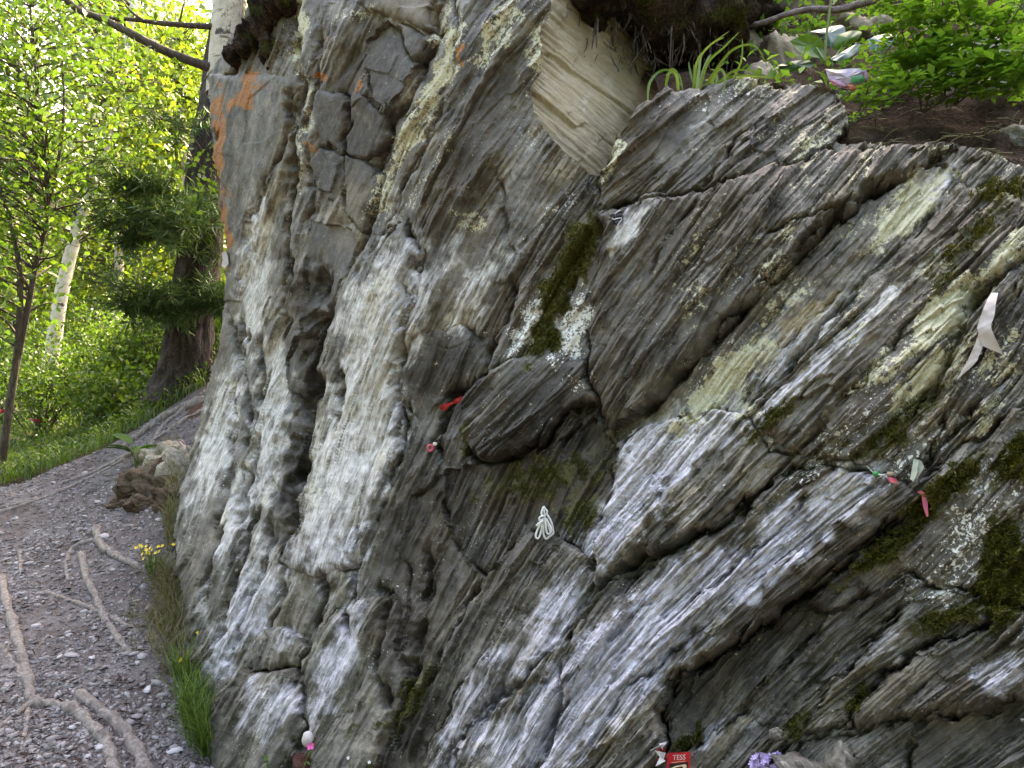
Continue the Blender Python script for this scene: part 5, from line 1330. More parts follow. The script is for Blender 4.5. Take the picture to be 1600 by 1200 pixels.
for i, b in enumerate(GB):
    m = MB(); n = len(b); arch_blade(m, [(x, y, 2.62 - .12 * math.sin(math.pi * .5 * j / (n - 1)) * (1 if i % 3 else -.6)) for j, (x, y) in enumerate(b)], .0045 + .0025 * rng.random(), float(np.clip(rng.normal(.6, .2), 0, 1)))
    localise(m.build('blade', GRASS_M), gcl)

# large leaved plant
def px_leaf(outline, Y, bulge, mat, root, tone, tilt=(0, 0)):
    """a leaf blade with thickness of its own: outline drawn as seen, given depth, slope and a cupped surface"""
    cxl = np.mean([q[0] for q in outline]); cyl = np.mean([q[1] for q in outline])
    ol = smooth_line(outline + [outline[0]], 4)[:-1]; n = len(ol); V_, F_ = [], []
    for rg, f in enumerate((1.0, .66, .33)):
        for (a, b) in ol:
            x = cxl + (a - cxl) * f; y = cyl + (b - cyl) * f
            V_.append(pt(x, y, Y + tilt[0] * (x - cxl) / 100 + tilt[1] * (y - cyl) / 100 - bulge * (1 - f * f) + .006 * math.sin(a * .35 + b * .2) * f))
    V_.append(pt(cxl, cyl, Y - bulge))
    for rg in range(2):
        for i in range(n): F_.append((rg * n + i, rg * n + (i + 1) % n, (rg + 1) * n + (i + 1) % n, (rg + 1) * n + i))
    for i in range(n): F_.append((2 * n + i, 2 * n + (i + 1) % n, 3 * n))
    m = MB(); m.add(V_, F_, tone); return m.build('leaf', mat, root)
LEAF_BLUE = leaf_material('glossy_leaf', (.035, .09, .06), (.06, .13, .10), (.10, .18, .16), .15, .35)
bp = empty('large_leaved_plant', pt(1290, 125, 2.75)); tag(bp, 'plant with large rounded glossy leaves on the ledge behind the slab', 'plant')
px_leaf([(1234,64),(1255,55),(1275,56),(1288,70),(1288,92),(1276,90),(1250,82)], 2.78, -.02, LEAF_BROAD, bp, 1.0, (.1, -.03))
px_leaf([(1262,50),(1290,44),(1305,40),(1320,42),(1318,60),(1300,75),(1288,62),(1272,52)], 2.86, .02, LEAF_BLUE, bp, .6, (.0, -.15))
px_leaf([(1308,55),(1330,48),(1346,50),(1340,62),(1322,72),(1302,78)], 2.83, .02, LEAF_BROAD, bp, .9, (.1, -.04))
px_leaf([(1296,92),(1318,80),(1340,68),(1346,74),(1330,88),(1310,95)], 2.74, .01, LEAF_BLUE, bp, .7, (.1, -.2))
px_leaf([(1355,62),(1375,54),(1400,54),(1396,66),(1378,80),(1362,82)], 2.78, .015, LEAF_BLUE, bp, .8, (.0, -.15))
px_leaf([(1212,104),(1230,97),(1255,94),(1274,98),(1262,108),(1230,112)], 2.68, .01, LEAF_BROAD, bp, .15, (.1, -.05))
px_leaf([(1455,110),(1480,106),(1504,118),(1490,124),(1470,132),(1460,122)], 2.55, .015, LEAF_BROAD, bp, .5, (.1, -.05))
px_leaf([(1550,130),(1565,122),(1580,124),(1575,136),(1560,138)], 2.45, .01, LEAF_BLUE, bp, .7, (.0, -.15))
for pts_, r, tn in [([(1288,96,2.72),(1292,50,2.74),(1298,0,2.76),(1300,-40,2.78)], .0045, 1.0), ([(1372,52,2.78),(1376,20,2.8),(1380,-20,2.82)], .004, 1.0), ([(1288,95,2.74),(1275,75,2.78)], .004, .9), ([(1300,95,2.76),(1318,70,2.82)], .004, .9), ([(1400,140,2.72),(1378,100,2.74),(1372,70,2.76)], .004, .7)]:
    m = MB(); sl = smooth_line([pt(*q) for q in pts_], 4); m.add(*tube(sl, r, 6), tn); m.build('stalk', DRYGRASS_M if tn == 1.0 else LEAF_BROAD, bp)

# leafy shrub on the ledge
def shrub(name, label, stems, seed, leafn, lsize, mat=LEAF_SHRUB, cat='shrub'):
    rng = np.random.default_rng(seed); b0 = pt(*stems[0][0]); root = empty(name, b0); tag(root, label, cat)
    cs, axs = [], []
    for st in stems:
        sl = smooth_line([pt(*q) for q in st], 6); m = MB(); m.add(*tube(sl, np.linspace(.0035, .0012, len(sl)), 5)); m.build('stem', BARK_TWIG if rng.random() < .6 else GRASS_M, root)
        for k_ in range(leafn):
            f = .3 + .7 * rng.random(); j = int(f * (len(sl) - 1)); p = sl[j]
            d = rng.normal(size=3); d[2] = abs(d[2]) * .3; d /= np.linalg.norm(d); L = .05 + .09 * rng.random()
            q = p + d * L; mm = MB()
            for w_ in range(5):
                c = p + d * L * (.3 + .18 * w_); sdv = np.cross(d, (0, 0, 1.0)); sdv /= np.linalg.norm(sdv) + 1e-6
                for s in ((1, -1) if w_ < 4 else (0,)):
                    cs.append(c); axs.append(d * .6 + sdv * s + rng.normal(size=3) * .2)
    cs = np.array(cs); axs = np.array(axs); axs /= np.linalg.norm(axs, axis=1, keepdims=True)
    o = leaves('foliage', cs, lsize * (.7 + .6 * rng.random(len(cs))), mat, rng, root, .1, .60, None, axs, .6)
    return root
shrub('leafy_shrub', 'bright green small leaved shrub at the top right corner', [[(1485,168,2.52),(1500,120,2.5),(1525,60,2.46),(1545,-20,2.42)],[(1490,165,2.5),(1530,110,2.42),(1570,50,2.36),(1600,0,2.3)],[(1480,168,2.52),(1470,110,2.5),(1455,50,2.5),(1460,-20,2.5)],[(1492,165,2.5),(1545,120,2.38),(1590,70,2.32),(1640,20,2.25)],[(1495,160,2.5),(1520,80,2.4),(1500,20,2.4),(1490,-30,2.4)],[(1500,140,2.48),(1560,90,2.3),(1610,90,2.2)],[(1480,160,2.5),(1440,90,2.5),(1420,40,2.5),(1410,0,2.5)],[(1490,150,2.5),(1570,140,2.3),(1600,120,2.2)]], 501, 24, .036)
shrub('leafy_shrub', 'smaller leafy shrub in the middle of the ledge beside the large leaves', [[(1335,195,2.5),(1365,150,2.5),(1400,120,2.5),(1430,95,2.5)],[(1340,190,2.52),(1375,165,2.5),(1410,130,2.48),(1440,90,2.46)],[(1345,188,2.5),(1400,170,2.45),(1430,130,2.42),(1450,100,2.42)],[(1335,192,2.5),(1365,120,2.55),(1400,60,2.55),(1440,20,2.6)]], 502, 13, .032)
shrub('leafy_shrub', 'sparse seedling on the slab edge below the ledge shrub', [[(1325,205,2.42),(1328,196,2.42),(1332,188,2.42)],[(1322,204,2.42),(1316,196,2.42),(1318,188,2.42)]], 503, 4, .016, LEAF_SHRUB, 'seedling')
# twigs and needles lying on the ledge
rng = np.random.default_rng(23); m = MB()
for i in range(190):
    a = rng.uniform(1290, 1640); b = np.interp(a, [1290, 1340, 1400, 1500, 1640], [190, 215, 235, 235, 290]) - rng.random() ** 1.5 * 110
    p = hill_hit(a, b); d = rng.normal(size=3); d[2] *= .25; d /= np.linalg.norm(d); L = .03 + .07 * rng.random()
    m.add(*tube([p + np.array((0, 0, .006)), p + d * L * .5 + np.array((0, 0, .012)), p + d * L + np.array((0, 0, .004))], .0012 + .001 * rng.random(), 4))
tag(m.build('twig_litter', DRYGRASS_M), 'dry twigs and needles strewn over the brown ledge', 'litter', kind='stuff')
for (pts_, r, lb) in [([(1420,200,2.45),(1460,165,2.42),(1520,90,2.38),(1600,30,2.32)], .0035, 'thin dark bare twig slanting up through the shrub'), ([(1640,190,2.2),(1590,160,2.3),(1545,170,2.36),(1520,185,2.4)], .004, 'dark bare twig lying at the right end of the ledge')]:
    m = MB(); sl = smooth_line([pt(*q) for q in pts_], 5); m.add(*tube(sl, np.linspace(r, r * .5, len(sl)), 6, .1)); tag(m.build('twig', BARK_TWIG), lb, 'twig')
# grass sprouting from the mossy top left corner
B = np.array([cliff_at(a, b, .0) for a, b in [(382, 32), (384, 30), (388, 26), (386, 30), (391, 22), (384, 31)]])
tag(blades('grass_tuft', B, np.full(6, .14), .3 + .4 * rng.random(6), np.full(6, .003), GRASS_M, rng), 'small grass tuft on the mossy top left corner of the rock', 'grass')
B = []
for i in range(420):
    a = rng.uniform(345, 458); b = rng.uniform(-20, 112)
    if b > 112 - (a - 330) * .2 and b > 20: pass
    B.append(cliff_at(a, max(b, -20 + (460 - a) * .6 - 20), .0))
B = np.array(B)
tag(blades('moss_turf', B, .02 + .03 * rng.random(len(B)), .8 + .6 * rng.random(len(B)), np.full(len(B), .0018), DRYGRASS_M, rng, tone=.1 + .3 * rng.random(len(B))), 'dry grass stubble on the mossy top left corner of the rock', 'turf', kind='stuff')

cap = empty('turf_cap', pt(400, 60, 4.0)); tag(cap, 'dark mossy turf capping the top left corner of the rock', 'turf')
for i, (a, b, y_, r_) in enumerate([(372,94,4.2,(.07,.12,.06)),(398,72,4.05,(.10,.14,.10)),(424,36,3.9,(.10,.14,.12)),(446,0,3.78,(.11,.14,.14)),(440,-40,3.9,(.13,.2,.14)),(430,80,3.86,(.08,.09,.09))]):
    lump_obj('turf', pt(a, b, y_), r_, 350 + i, OVER_M, None, None, cap, .38, sub=5)

# tangle of fine rootlets and moss hanging from the overhang
rng = np.random.default_rng(44); n = 1100
pp = np.array([pt(rng.uniform(880, 1150), rng.uniform(-10, 95) * (1 if rng.random() < .8 else 1.2), 3.0 + .35 * rng.random()) for _ in range(n)])
axd = rng.normal(size=(n, 3)) * .45 + np.array((0, -.2, -1.0)); axd /= np.linalg.norm(axd, axis=1, keepdims=True)
o = leaves('rootlets', pp, .02 + .08 * rng.random(n) ** 2, BARK_TWIG, rng, over, .3, .05, .02 + .25 * rng.random(n), axd); o['kind'] = 'stuff'
broad_plant('large_leaved_plant', 'young plant with upright oval leaves left of the shrub stems', hill_hit(1420, 150), 7, .10, .34, 210, stalk=.9)
broad_plant('large_leaved_plant', 'low broad leaved plant at the right end of the ledge', hill_hit(1560, 160), 6, .09, .36, 211, stalk=.8)
broad_plant('large_leaved_plant', 'broad leaved plant behind the dead branch above the overhang', hill_hit(1190, 20), 7, .12, .34, 212, stalk=.8)
# fuzz standing up from the moss cushions
mm_ = MASK['moss'] + .25 * pn; jj, ii = np.nonzero((mm_ > .62) & inM)
sel = rng.choice(len(jj), 26000); jj, ii = jj[sel], ii[sel]
bp_ = PW[jj, ii] + rng.normal(size=(len(jj), 3)) * .002; ax_m = N0[jj, ii] + rng.normal(size=(len(jj), 3)) * .55
o = leaves('moss', bp_, .006 + .008 * rng.random(len(jj)), leaf_material('moss_tip', (.022, .026, .004), (.07, .075, .010), (.17, .165, .022), .3), rng, None, 0, .28, None, ax_m)
tag(o, 'olive moss tufts cushioning the cracks and faces of the rock', 'moss', kind='stuff')

shrub('leafy_shrub', 'tall airy light green shrub between the large leaves and the corner shrub', [[(1440,175,2.5),(1430,110,2.5),(1410,50,2.52),(1400,-30,2.55)],[(1445,175,2.5),(1460,120,2.48),(1470,60,2.48),(1480,-30,2.5)],[(1448,172,2.5),(1500,140,2.4),(1530,125,2.35)]], 504, 15, .034)
rng = np.random.default_rng(46); cs = []
for _ in range(420):
    cs.append(hill_hit(rng.uniform(1130, 1640), rng.uniform(-90, 60) if rng.random() < .7 else rng.uniform(60, 170)))
cs = np.repeat(np.array(cs), 7, 0); cs = cs + np.stack([rng.normal(size=len(cs)) * .05, rng.normal(size=len(cs)) * .05, .01 + .09 * rng.random(len(cs))], -1)
tag(leaves('bank_plants', cs, .035 * (.6 + .8 * rng.random(len(cs))), LEAF_SHRUB, rng, None, -.1, .6, flat=.5), 'low green seedlings covering the bank above the ledge', 'ground cover', kind='stuff')

# ------------------------------------------------------------------ small offerings left on the rock
WHITE = plain('white_cord', (.80, .80, .77), .7); PAPER = plain('white_paper', (.54, .50, .48), .6, .3, (.44, .39, .35), 12)
RED = plain('red_ribbon', (.42, .022, .018), .45, .3, (.22, .01, .01), 90); HOTPINK = plain('pink_ribbon', (.55, .07, .16), .45, .4, (.50, .12, .08), 60)
GREEN = plain('green_bead', (.02, .22, .05), .3, .5); BLACK = plain('black_foil', (.012, .011, .016), .12, .7); SILVER = plain('silver_edge', (.75, .75, .78), .2, .6)
PLASTIC = plain('clear_plastic', (.50, .55, .46), .25, .5, (.36, .40, .33), 90)
PACKRED = plain('packet_red', (.60, .015, .03), .35, .5, (.48, .01, .02)); PACKBLACK = plain('packet_black', (.03, .02, .02), .4); CREAM = plain('packet_cream', (.80, .62, .42), .5)
def strip(name, pts_, widths, mat, thick=.0006, sub=5, face=None):
    """a thin band with thickness; pts_ = (px, py, Y)"""
    P = smooth_line([pt(*q) for q in pts_], sub); n = len(P); wv = np.interp(np.linspace(0, 1, n), np.linspace(0, 1, len(widths)), widths)
    m = MB(); V_, F_ = [], []
    for i, p in enumerate(P):
        t = P[min(i + 1, n - 1)] - P[max(i - 1, 0)]; v = p - CAM + (np.array(face) if face else 0); sd = np.cross(t, v); sd /= np.linalg.norm(sd) + 1e-9
        nr = np.cross(sd, t); nr /= np.linalg.norm(nr) + 1e-9
        for s in (-1, 1):
            for h in (-1, 1): V_.append(p + sd * wv[i] * s + nr * thick * h)
    for i in range(n - 1):
        a, b = i * 4, (i + 1) * 4
        F_ += [(a, a + 2, b + 2, b), (a + 1, b + 1, b + 3, a + 3), (a, b, b + 1, a + 1), (a + 2, a + 3, b + 3, b + 2)]
    F_ += [(0, 1, 3, 2), (n * 4 - 4, n * 4 - 2, n * 4 - 1, n * 4 - 3)]
    m.add(V_, F_); o = m.build(name, mat, None, False); return o

# white cord hung in loops
Yc = cliff_y(850, 820, 12) - .012
def Z(x, y): return (820 + x / 15.0, 770 + y / 15.0)
loops = [[(440,640),(400,700),(330,800),(262,960),(262,1040),(305,1070),(350,1010),(385,870),(410,740),(450,620)], [(440,610),(360,650),(338,600),(370,560),(440,540)], [(440,660),(350,700),(270,775)],
 [(470,560),(440,720),(435,900),(455,1020),(500,1078),(570,1040),(600,940),(575,830),(530,720),(490,600)], [(500,480),(580,600),(640,740),(660,860),(672,940),(620,1000),(540,1050)], [(500,600),(560,720),(615,820),(620,900),(580,960),(525,950),(500,860),(490,740),(470,600)],
 [(440,330),(405,420),(390,500),(440,540),(510,500),(520,430),(470,370),(440,330),(460,460),(470,600)]]
rt = empty('cord_loops', pt(850, 825, Yc)); tag(rt, 'white cord tied in hanging loops on the dark middle of the rock', 'cord')
for i, L_ in enumerate(loops):
    sl = smooth_line([(*Z(*q), Yc - .004 * (i % 3)) for q in L_], 5); m = MB(); m.add(*tube([pt(*q) for q in sl], .0032, 7)); m.build('cord_loop' if i < 6 else 'knot', WHITE, rt)

# forked paper ribbon hanging from the cleft
Yr = min(cliff_y(1530, 500, 14), cliff_y(1520, 570, 10), cliff_y(1550, 545, 10)) - .012
q_ = lambda x, y: (1480 + x / 7.5, 440 + y / 7.5)
rb = empty('paper_ribbon', pt(*q_(520, 200), Yr)); tag(rb, 'white forked paper ribbon hanging from a dark cleft at the right', 'ribbon')
s_ = Yr / FPX
def ribbon_between(name, lft, rgt, deps, mat, root, crease=.003, nw=6, th=.0005):
    Lc = smooth_line([q_(*p) for p in lft], 5); Rc = smooth_line([q_(*p) for p in rgt], 5); n = len(Lc)
    dp = np.interp(np.linspace(0, 1, n), np.linspace(0, 1, len(deps)), deps); V_, F_ = [], []
    for side in (0, th):
        for i in range(n):
            for j in range(nw + 1):
                f = j / nw; x = Lc[i] * (1 - f) + Rc[i] * f
                wob = crease * math.sin(f * math.pi) * math.cos(i * .55) + .0012 * math.sin(i * 1.7 + j * 1.3) - .004 * f
                V_.append(pt(x[0], x[1], Yr + dp[i] + wob + side))
    m_ = nw + 1
    for sd_ in (0, n * m_):
        for i in range(n - 1):
            for j in range(nw): F_.append((sd_ + i * m_ + j, sd_ + i * m_ + j + 1, sd_ + (i + 1) * m_ + j + 1, sd_ + (i + 1) * m_ + j))
    m = MB(); m.add(V_, F_); return m.build(name, mat, root)
ribbon_between('ribbon_band', [(520,130),(470,210),(415,340),(358,510),(366,610),(408,752)], [(600,120),(572,250),(552,400),(516,510),(542,610),(656,856)], [.07, .02, .0, -.004, -.006, .0], PAPER, rb)
ribbon_between('ribbon_tail', [(368,600),(345,680),(300,790),(220,960),(108,1150)], [(420,620),(412,770),(372,870),(322,962),(112,1152)], [.004, .005, .002, .004, .012], PAPER, rb, .002)

# folded plastic scrap
Yn = cliff_y(1432, 738, 10) - .006
q_ = lambda x, y: (1330 + x / 8.57, 690 + y / 8.57)
nt_ = empty('plastic_scrap', pt(1430, 740, Yn)); tag(nt_, 'pale folded plastic scrap tucked in the crack above the mossy slab', 'scrap')
m = MB(); V_ = [pt(*q_(840,230), Yn), pt(*q_(900,245), Yn - .004), pt(*q_(880,430), Yn - .008), pt(*q_(830,535), Yn - .004), pt(*q_(792,500), Yn)]; V2 = [v + np.array((0, .0012, 0)) for v in V_]
m.add(V_ + V2, [(0, 1, 2, 3, 4), (9, 8, 7, 6, 5)] + [(i, (i + 1) % 5, (i + 1) % 5 + 5, i + 5) for i in range(5)]); m.build('flap', PLASTIC, nt_, False)
m = MB(); V_ = [pt(*q_(905,245), Yn - .004), pt(*q_(945,265), Yn + .002), pt(*q_(980,350), Yn + .004), pt(*q_(900,470), Yn), pt(*q_(838,540), Yn - .003), pt(*q_(885,430), Yn - .007)]; V2 = [v + np.array((0, .0012, 0)) for v in V_]
m.add(V_ + V2, [(0, 1, 2, 3, 4, 5), (11, 10, 9, 8, 7, 6)] + [(i, (i + 1) % 6, (i + 1) % 6 + 6, i + 6) for i in range(6)]); m.build('flap', PLASTIC, nt_, False)

# beaded string along the crest of the pale slab
def on_rock(px, py, lift=.004): p = cliff_at(px, py, 0); return (px, py, min(cliff_y(px, py, 2), p[1]) - lift)
bs = empty('bead_string', pt(*on_rock(1385, 745))); tag(bs, 'white string with a green bead and pink bow on the crest of the pale slab', 'string')
m = MB(); sl = smooth_line([pt(*on_rock(*q)) for q in [(1354,728),(1362,736),(1369,741),(1380,742),(1388,748),(1396,750)]], 4); m.add(*tube(sl, .0016, 5)); m.build('string', WHITE, bs)
def bead(name, c, r, mat, root, sq=(1, 1, 1), hole=False):
    bm = bmesh.new(); bmesh.ops.create_icosphere(bm, subdivisions=2, radius=1.0); V_ = [np.array(v_.co) * r * np.array(sq) * (1 + .12 * math.sin(v_.co.x * 7 + v_.co.z * 5)) + np.array(c) for v_ in bm.verts]; F_ = [[v_.index for v_ in f.verts] for f in bm.faces]; bm.free()
    m = MB(); m.add(V_, F_); return m.build(name, mat, root)
bead('bead', pt(*on_rock(1369, 741, .008)), .0095, GREEN, bs, (1, .7, .8))
localise(strip('bow', [on_rock(1388,748,.008), on_rock(1394,750,.012), on_rock(1401,750,.008)], [.003, .006, .002], HOTPINK), bs)
localise(strip('bow', [on_rock(1392,752,.008), on_rock(1397,753,.01), on_rock(1403,755,.008)], [.002, .003, .001], HOTPINK), bs)
bead('bead', pt(*on_rock(1391, 741, .006)), .008, plain('tan_bead', (.40, .28, .2)), bs, (1.2, .7, .8))
o = strip('pink_ribbon', [on_rock(1434,769,.006), on_rock(1441,770,.010), on_rock(1445,778,.012), on_rock(1446,790,.010), on_rock(1449,807,.008)], [.002, .004, .006, .005, .002], HOTPINK)
tag(o, 'short bright pink ribbon hanging over green moss', 'ribbon')
# red ribbon knot
Yk = cliff_y(705, 631, 10) - .006
rk = empty('red_ribbon_knot', pt(705, 631, Yk)); tag(rk, 'red ribbon knotted in the crack left of the dark nose of rock', 'ribbon')
localise(strip('loop', [(708,630,Yk), (702,632,Yk - .008), (694,634,Yk - .012), (689,637,Yk - .004), (694,640,Yk + .002), (702,634,Yk + .002)], [.002, .005, .007, .005, .004, .002], RED), rk)
localise(strip('loop', [(706,630,Yk), (712,626,Yk - .010), (718,624,Yk - .012), (723,621,Yk - .002), (718,628,Yk + .002), (708,630,Yk + .002)], [.002, .006, .007, .004, .004, .002], RED), rk)
bead('knot', pt(706, 631, Yk - .004), .006, RED, rk)
# pink ring and pale pebble
Yk = cliff_y(674, 700, 8) - .006
m = MB(); ring = [pt(672.5 + 4.2 * math.cos(t), 700 + 4.6 * math.sin(t), Yk) for t in np.linspace(0, 2 * math.pi, 17)]; m.add(*tube(ring, .0048, 8)); tag(m.build('plastic_ring', HOTPINK), 'small pink plastic ring lying in a rock crevice', 'ring')
tag(bead('pebble', pt(679.5, 694, Yk), .0085, plain('cream_pebble', (.72, .70, .58)), None, (1, .8, .9)), 'small cream pebble beside the pink ring', 'pebble')
# white paper on the far left edge
Yk = 4.42
m = MB(); O_ = [(346,396),(352,392),(356,400),(357,412),(351,419),(346,415),(348,406)]; V_ = [pt(a, b, Yk + .01 * math.sin(a)) for a, b in O_] + [pt(a, b, Yk + .03 + .01 * math.cos(b)) for a, b in O_]
m.add(V_, [tuple(range(7)), tuple(range(13, 6, -1))] + [(i, (i + 1) % 7, (i + 1) % 7 + 7, i + 7) for i in range(7)]); tag(m.build('paper_scrap', PAPER, None, False), 'white scrap of paper stuck to the left edge of the rock', 'paper')
# black foil wrapper with pale edges
Yk = cliff_y(963, 341, 10) - .008
q_ = lambda x, y: (920 + x / 13.33, 310 + y / 13.33)
bw = empty('foil_wrapper', pt(963, 342, Yk)); tag(bw, 'crumpled black foil wrapper with pale edges below the upper slab', 'wrapper')
for O_ in ([(435,350),(480,325),(520,330),(550,380),(530,420),(480,430)], [(550,330),(640,270),(690,280),(700,340),(690,400),(560,400)], [(500,480),(570,440),(690,425),(650,480),(590,560),(520,540)]):
    m = MB(); cxm = np.mean([q[0] for q in O_]); cym = np.mean([q[1] for q in O_]); n = len(O_)
    V_ = [pt(*q_(*q), Yk + .004) for q in O_] + [pt(*q_(cxm + (q[0] - cxm) * .5, cym + (q[1] - cym) * .5), Yk - .006 - .003 * (i % 2)) for i, q in enumerate(O_)]
    m.add(V_, [tuple(range(n, 2 * n))] + [(i, (i + 1) % n, (i + 1) % n + n, i + n) for i in range(n)]); m.build('foil_fold', BLACK, bw, False)
for L_ in ([(480,400),(520,440),(600,415),(690,405)], [(545,320),(600,275),(660,250)], [(690,430),(640,500),(600,550)]):
    m = MB(); m.add(*tube([pt(*q_(*q), Yk - .007) for q in smooth_line(L_, 4)], .0016, 5)); m.build('pale_edge', SILVER, bw)

# red tea packet
Yk = cliff_y(1062, 1190, 16) - .015
tp = empty('tea_packet', pt(1062, 1230, Yk)); tag(tp, 'red tea bag packet with white lettering at the bottom edge', 'packet')
ang = R(-3)
def K(u, v_, d=0.0):            # u, v in px from the packet's top left corner
    c, s = math.cos(ang), math.sin(ang); return pt(1043 + u * c + v_ * s, 1177 - (-v_) * c - u * -s - 0 * u if False else 1177 + v_ * c + u * s, Yk + .00012 * v_ - d)
def panel(name, uv, d, mat, th=.0012):
    m = MB(); n = len(uv); V_ = [K(a, b, d) for a, b in uv] + [K(a, b, d - th) for a, b in uv]
    m.add(V_, [tuple(range(n)), tuple(range(2 * n - 1, n - 1, -1))] + [(i, (i + 1) % n, (i + 1) % n + n, i + n) for i in range(n)]); return m.build(name, mat, tp, False)
zig = [(i * 36 / 18, -.8 if i % 2 else 0) for i in range(19)]
env_ = panel('envelope', zig + [(37, 26), (37, 56), (0, 56), (-.5, 26)], .002, PACKRED, .005)
sub_ = panel('dark_panel', [(4, 17), (33, 15.5), (33.5, 54), (4, 54)], .0035, PACKBLACK); sub_.parent = env_; sub_.matrix_parent_inverse = Matrix.Identity(4)
sub_ = panel('rule_line', [(7, 14.6), (29, 13.4), (29, 14.2), (7, 15.4)], .0035, CREAM); sub_.parent = env_; sub_.matrix_parent_inverse = Matrix.Identity(4)
sub_ = panel('cream_swoosh', [(5, 24), (14, 20.5), (28, 18.5), (31, 20), (31, 27), (27, 26), (24, 21.5), (14, 23), (6, 27)], .0048, CREAM); sub_.parent = env_; sub_.matrix_parent_inverse = Matrix.Identity(4)
fc = bpy.data.curves.new('lettering', 'FONT'); fc.body = 'TESS'; fc.size = 1.0; fc.extrude = .01
fo = bpy.data.objects.new('lettering', fc); C.objects.link(fo)
dg = bpy.context.evaluated_depsgraph_get(); tm = bpy.data.meshes.new_from_object(fo.evaluated_get(dg)); bpy.data.objects.remove(fo)
TV = np.array([v_.co[:] for v_ in tm.vertices]); TF = [tuple(p.vertices) for p in tm.polygons]; bpy.data.meshes.remove(tm)
lo_, hi_ = TV.min(axis=0), TV.max(axis=0)
m = MB(); m.add([K(8.5 + 20 * (v_[0] - lo_[0]) / (hi_[0] - lo_[0]), 11.2 - 8 * (v_[1] - lo_[1]) / (hi_[1] - lo_[1]), .0034 + .0004 * (v_[2] > 0)) for v_ in TV], TF); let_ = m.build('lettering', WHITE, None, False); let_.parent = env_
# crumpled red and clear sweet wrapper
Yk = cliff_y(1030, 1180, 10) - .01
cw = empty('sweet_wrapper', pt(1030, 1185, Yk)); tag(cw, 'crumpled red and clear sweet wrapper left of the red packet', 'wrapper')
rng = np.random.default_rng(61)
for i in range(9):
    c = np.array((1031 + rng.normal() * 6, 1178 + rng.normal() * 8)); m = MB(); O_ = [(c[0] + rng.normal() * 7, c[1] + rng.normal() * 6) for _ in range(4)]
    V_ = [pt(a, b, Yk + rng.normal() * .008) for a, b in O_]; m.add(V_ + [v + np.array((.0004, .0012, 0)) for v in V_], [(0, 1, 2), (0, 2, 3), (4, 6, 5), (4, 7, 6), (0, 4, 5, 1), (1, 5, 6, 2), (2, 6, 7, 3), (3, 7, 4, 0)]); m.build('film_fold', RED if i % 2 else SILVER, cw, False)

# lilac flowers
Yk = cliff_y(1195, 1190, 14) - .02
lf = empty('lilac_bunch', pt(1195, 1225, Yk)); tag(lf, 'bunch of small lilac flowers laid at the bottom edge', 'flower')
rng = np.random.default_rng(62)
m = MB(); m.add(*tube([pt(1190, 1245, Yk + .01), pt(1194, 1215, Yk + .01), pt(1198, 1190, Yk + .008)], .0025, 5), .5); m.build('stem', GRASS_M, lf)
for i in range(120):
    a = rng.random() * 6.283; r = rng.random() ** .5; c = (1196 + math.cos(a) * r * 30 + 6, 1196 + math.sin(a) * r * 21)
    m = MB(); floret(m, pt(*c, Yk - .018 * (1 - r) + rng.normal() * .009), (rng.normal() * .9, -1, .5 + rng.normal() * .8), .0068, 4, .5, 900 + i); m.build('floret', LILAC, lf, False)
# loose slabs of slate at the bottom edge
for (c, rr_, sd_, lb, rot) in [((1255,1204), (.070,.04,.026), 711, 'pale blue grey slate piece right of the lilac flowers', (0,.35,0)), ((1312,1198), (.026,.03,.040), 712, 'small pointed grey stone at the bottom edge right of the slate piece', (0,.3,0)), ((1213,1148), (.016,.012,.012), 713, 'small pale stone lying above the lilac flowers', (0,0,0))]:
    y_ = cliff_y(*c, 16); lump_obj('stone', pt(c[0], c[1], y_ - .01), rr_, sd_, ROCK, lb, 'stone', None, .34, .12, sub=4, rot=rot)
# at the lower left: white stone, brown pouch, pink flower
y_ = cliff_y(482, 1155, 8)
lump_obj('stone', pt(481, 1155, y_ - .02), (.019, .018, .026), 721, PAPER, 'smooth white stone wedged above the brown cloth bundle', 'stone', None, .12, sub=3)
BUNDLE = soil_material('brown_cloth', (.035, .014, .011), (.10, .045, .035), (.19, .10, .08), 40)
lump_obj('cloth_bundle', pt(477, 1196, y_ - .015), (.042, .03, .045), 722, BUNDLE, 'reddish brown cloth bundle at the foot of the rock', 'bundle', None, .3, sub=4)
def stalk_flower(name, label, base_px, top_px, Y, r, mat, seed, petals=5, leafn=6, cat='flower'):
    root = empty(name, pt(*base_px, Y)); tag(root, label, cat); rng = np.random.default_rng(seed)
    sl = smooth_line([pt(*base_px, Y), pt((base_px[0] + top_px[0]) / 2 + rng.normal() * 2, (base_px[1] + top_px[1]) / 2, Y - .005), pt(*top_px, Y - .01)], 5)
    m = MB(); m.add(*tube(sl, .0016, 5), .7); m.build('stem', GRASS_M, root)
    m = MB(); floret(m, pt(*top_px, Y - .012), (.2, -1, .5), r, petals, .5, seed); floret(m, pt(top_px[0], top_px[1], Y - .011), (.2, -1, .4), r * .7, petals, .5, seed + 1); m.build('blossom', mat, root, False)
    cs = sl[rng.integers(2, len(sl) - 1, leafn)]; leaves('leaf_tuft', cs, np.full(leafn, r * 1.6), GRASS_M, rng, root, 0, .4)['kind'] = 'stuff'
stalk_flower('pink_flower', 'bright pink flower standing before the white stone', (471, 1212), (485, 1166), y_ - .045, .014, PINK, 731)
yb = cliff_y(545, 1190, 8) - .03
stalk_flower('white_flower', 'tiny white flower on a bent stem at the bottom edge', (552, 1215), (544, 1184), yb, .006, WHITE, 732, leafn=3)
stalk_flower('weed', 'small green weed with pale buds at the bottom edge', (578, 1215), (577, 1191), yb, .006, WHITE, 733, leafn=12, cat='weed')
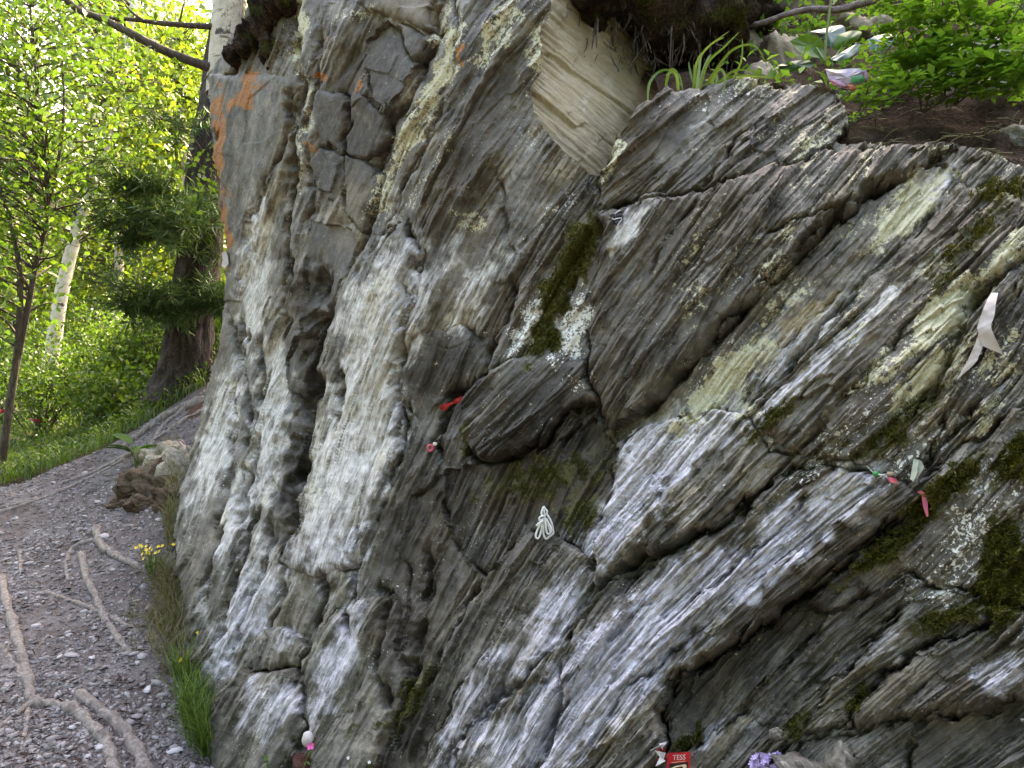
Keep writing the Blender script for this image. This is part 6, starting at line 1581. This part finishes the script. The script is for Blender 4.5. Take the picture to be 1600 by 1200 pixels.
stalk_flower('weed', 'leafy green weed in front of the lower left boulder', (414, 1215), (416, 1184), cliff_y(415, 1190, 10) - .05, .009, GRASS_M, 734, leafn=16, cat='weed')

# printed packet under the ledge plants
Yk = 2.5
pk = empty('printed_packet', pt(1325, 130, Yk)); tag(pk, 'crumpled pink and lilac printed packet under the ledge plants', 'packet')
PK = plain('packet_pink', (.42, .16, .22), .4, .4, (.34, .24, .36), 60); PK2 = plain('packet_lilac', (.36, .29, .42), .4, .4, (.44, .40, .43), 60); PK3 = plain('packet_orange', (.40, .13, .06), .4)
def pad(O_, y0, bul, mat):
    cxm = np.mean([q[0] for q in O_]); cym = np.mean([q[1] for q in O_]); ol = smooth_line(O_ + [O_[0]], 3)[:-1]; n = len(ol)
    m = MB(); V_ = [pt(*q, y0) for q in ol] + [pt(cxm + (q[0] - cxm) * .6, cym + (q[1] - cym) * .6, y0 - bul * (.8 + .3 * math.sin(q[0]))) for q in ol] + [pt(cxm, cym, y0 - bul)] + [pt(*q, y0 + .012) for q in ol]
    F_ = [(i, (i + 1) % n, (i + 1) % n + n, i + n) for i in range(n)] + [(n + i, n + (i + 1) % n, 2 * n) for i in range(n)] + [(i, 2 * n + 1 + i, 2 * n + 1 + (i + 1) % n, (i + 1) % n) for i in range(n)]
    m.add(V_, F_); return m.build('packet_fold', mat, pk, False)
pad([(1290,108),(1310,109),(1330,107),(1350,108),(1356,118),(1350,128),(1335,135),(1318,137),(1302,132),(1294,122)], Yk + .01, .012, PK2)
pad([(1296,124),(1312,126),(1322,134),(1316,137),(1302,133)], Yk - .004, .006, PK)
pad([(1322,133),(1334,132),(1338,139),(1328,142)], Yk - .004, .006, PK3)
pad([(1350,112),(1356,113),(1357,122),(1351,125)], Yk - .002, .004, PK)
pad([(1330,120),(1348,118),(1352,124),(1340,130),(1330,128)], Yk - .006, .003, GREEN)
# two red scraps far in the wood
for (a, b, s, lb) in [(2, 642, .04, 'red cloth scrap hanging at the left edge of the wood'), (52, 656, .025, 'small red scrap low in the wood near the birch foot')]:
    o = strip('red_cloth', [(a - 6, b - 2, 8.0), (a, b, 7.98), (a + 7, b + 1, 8.0), (a + 12, b + 4, 8.02)], [s * .3, s * .5, s * .4, s * .1], RED); tag(o, lb, 'cloth')
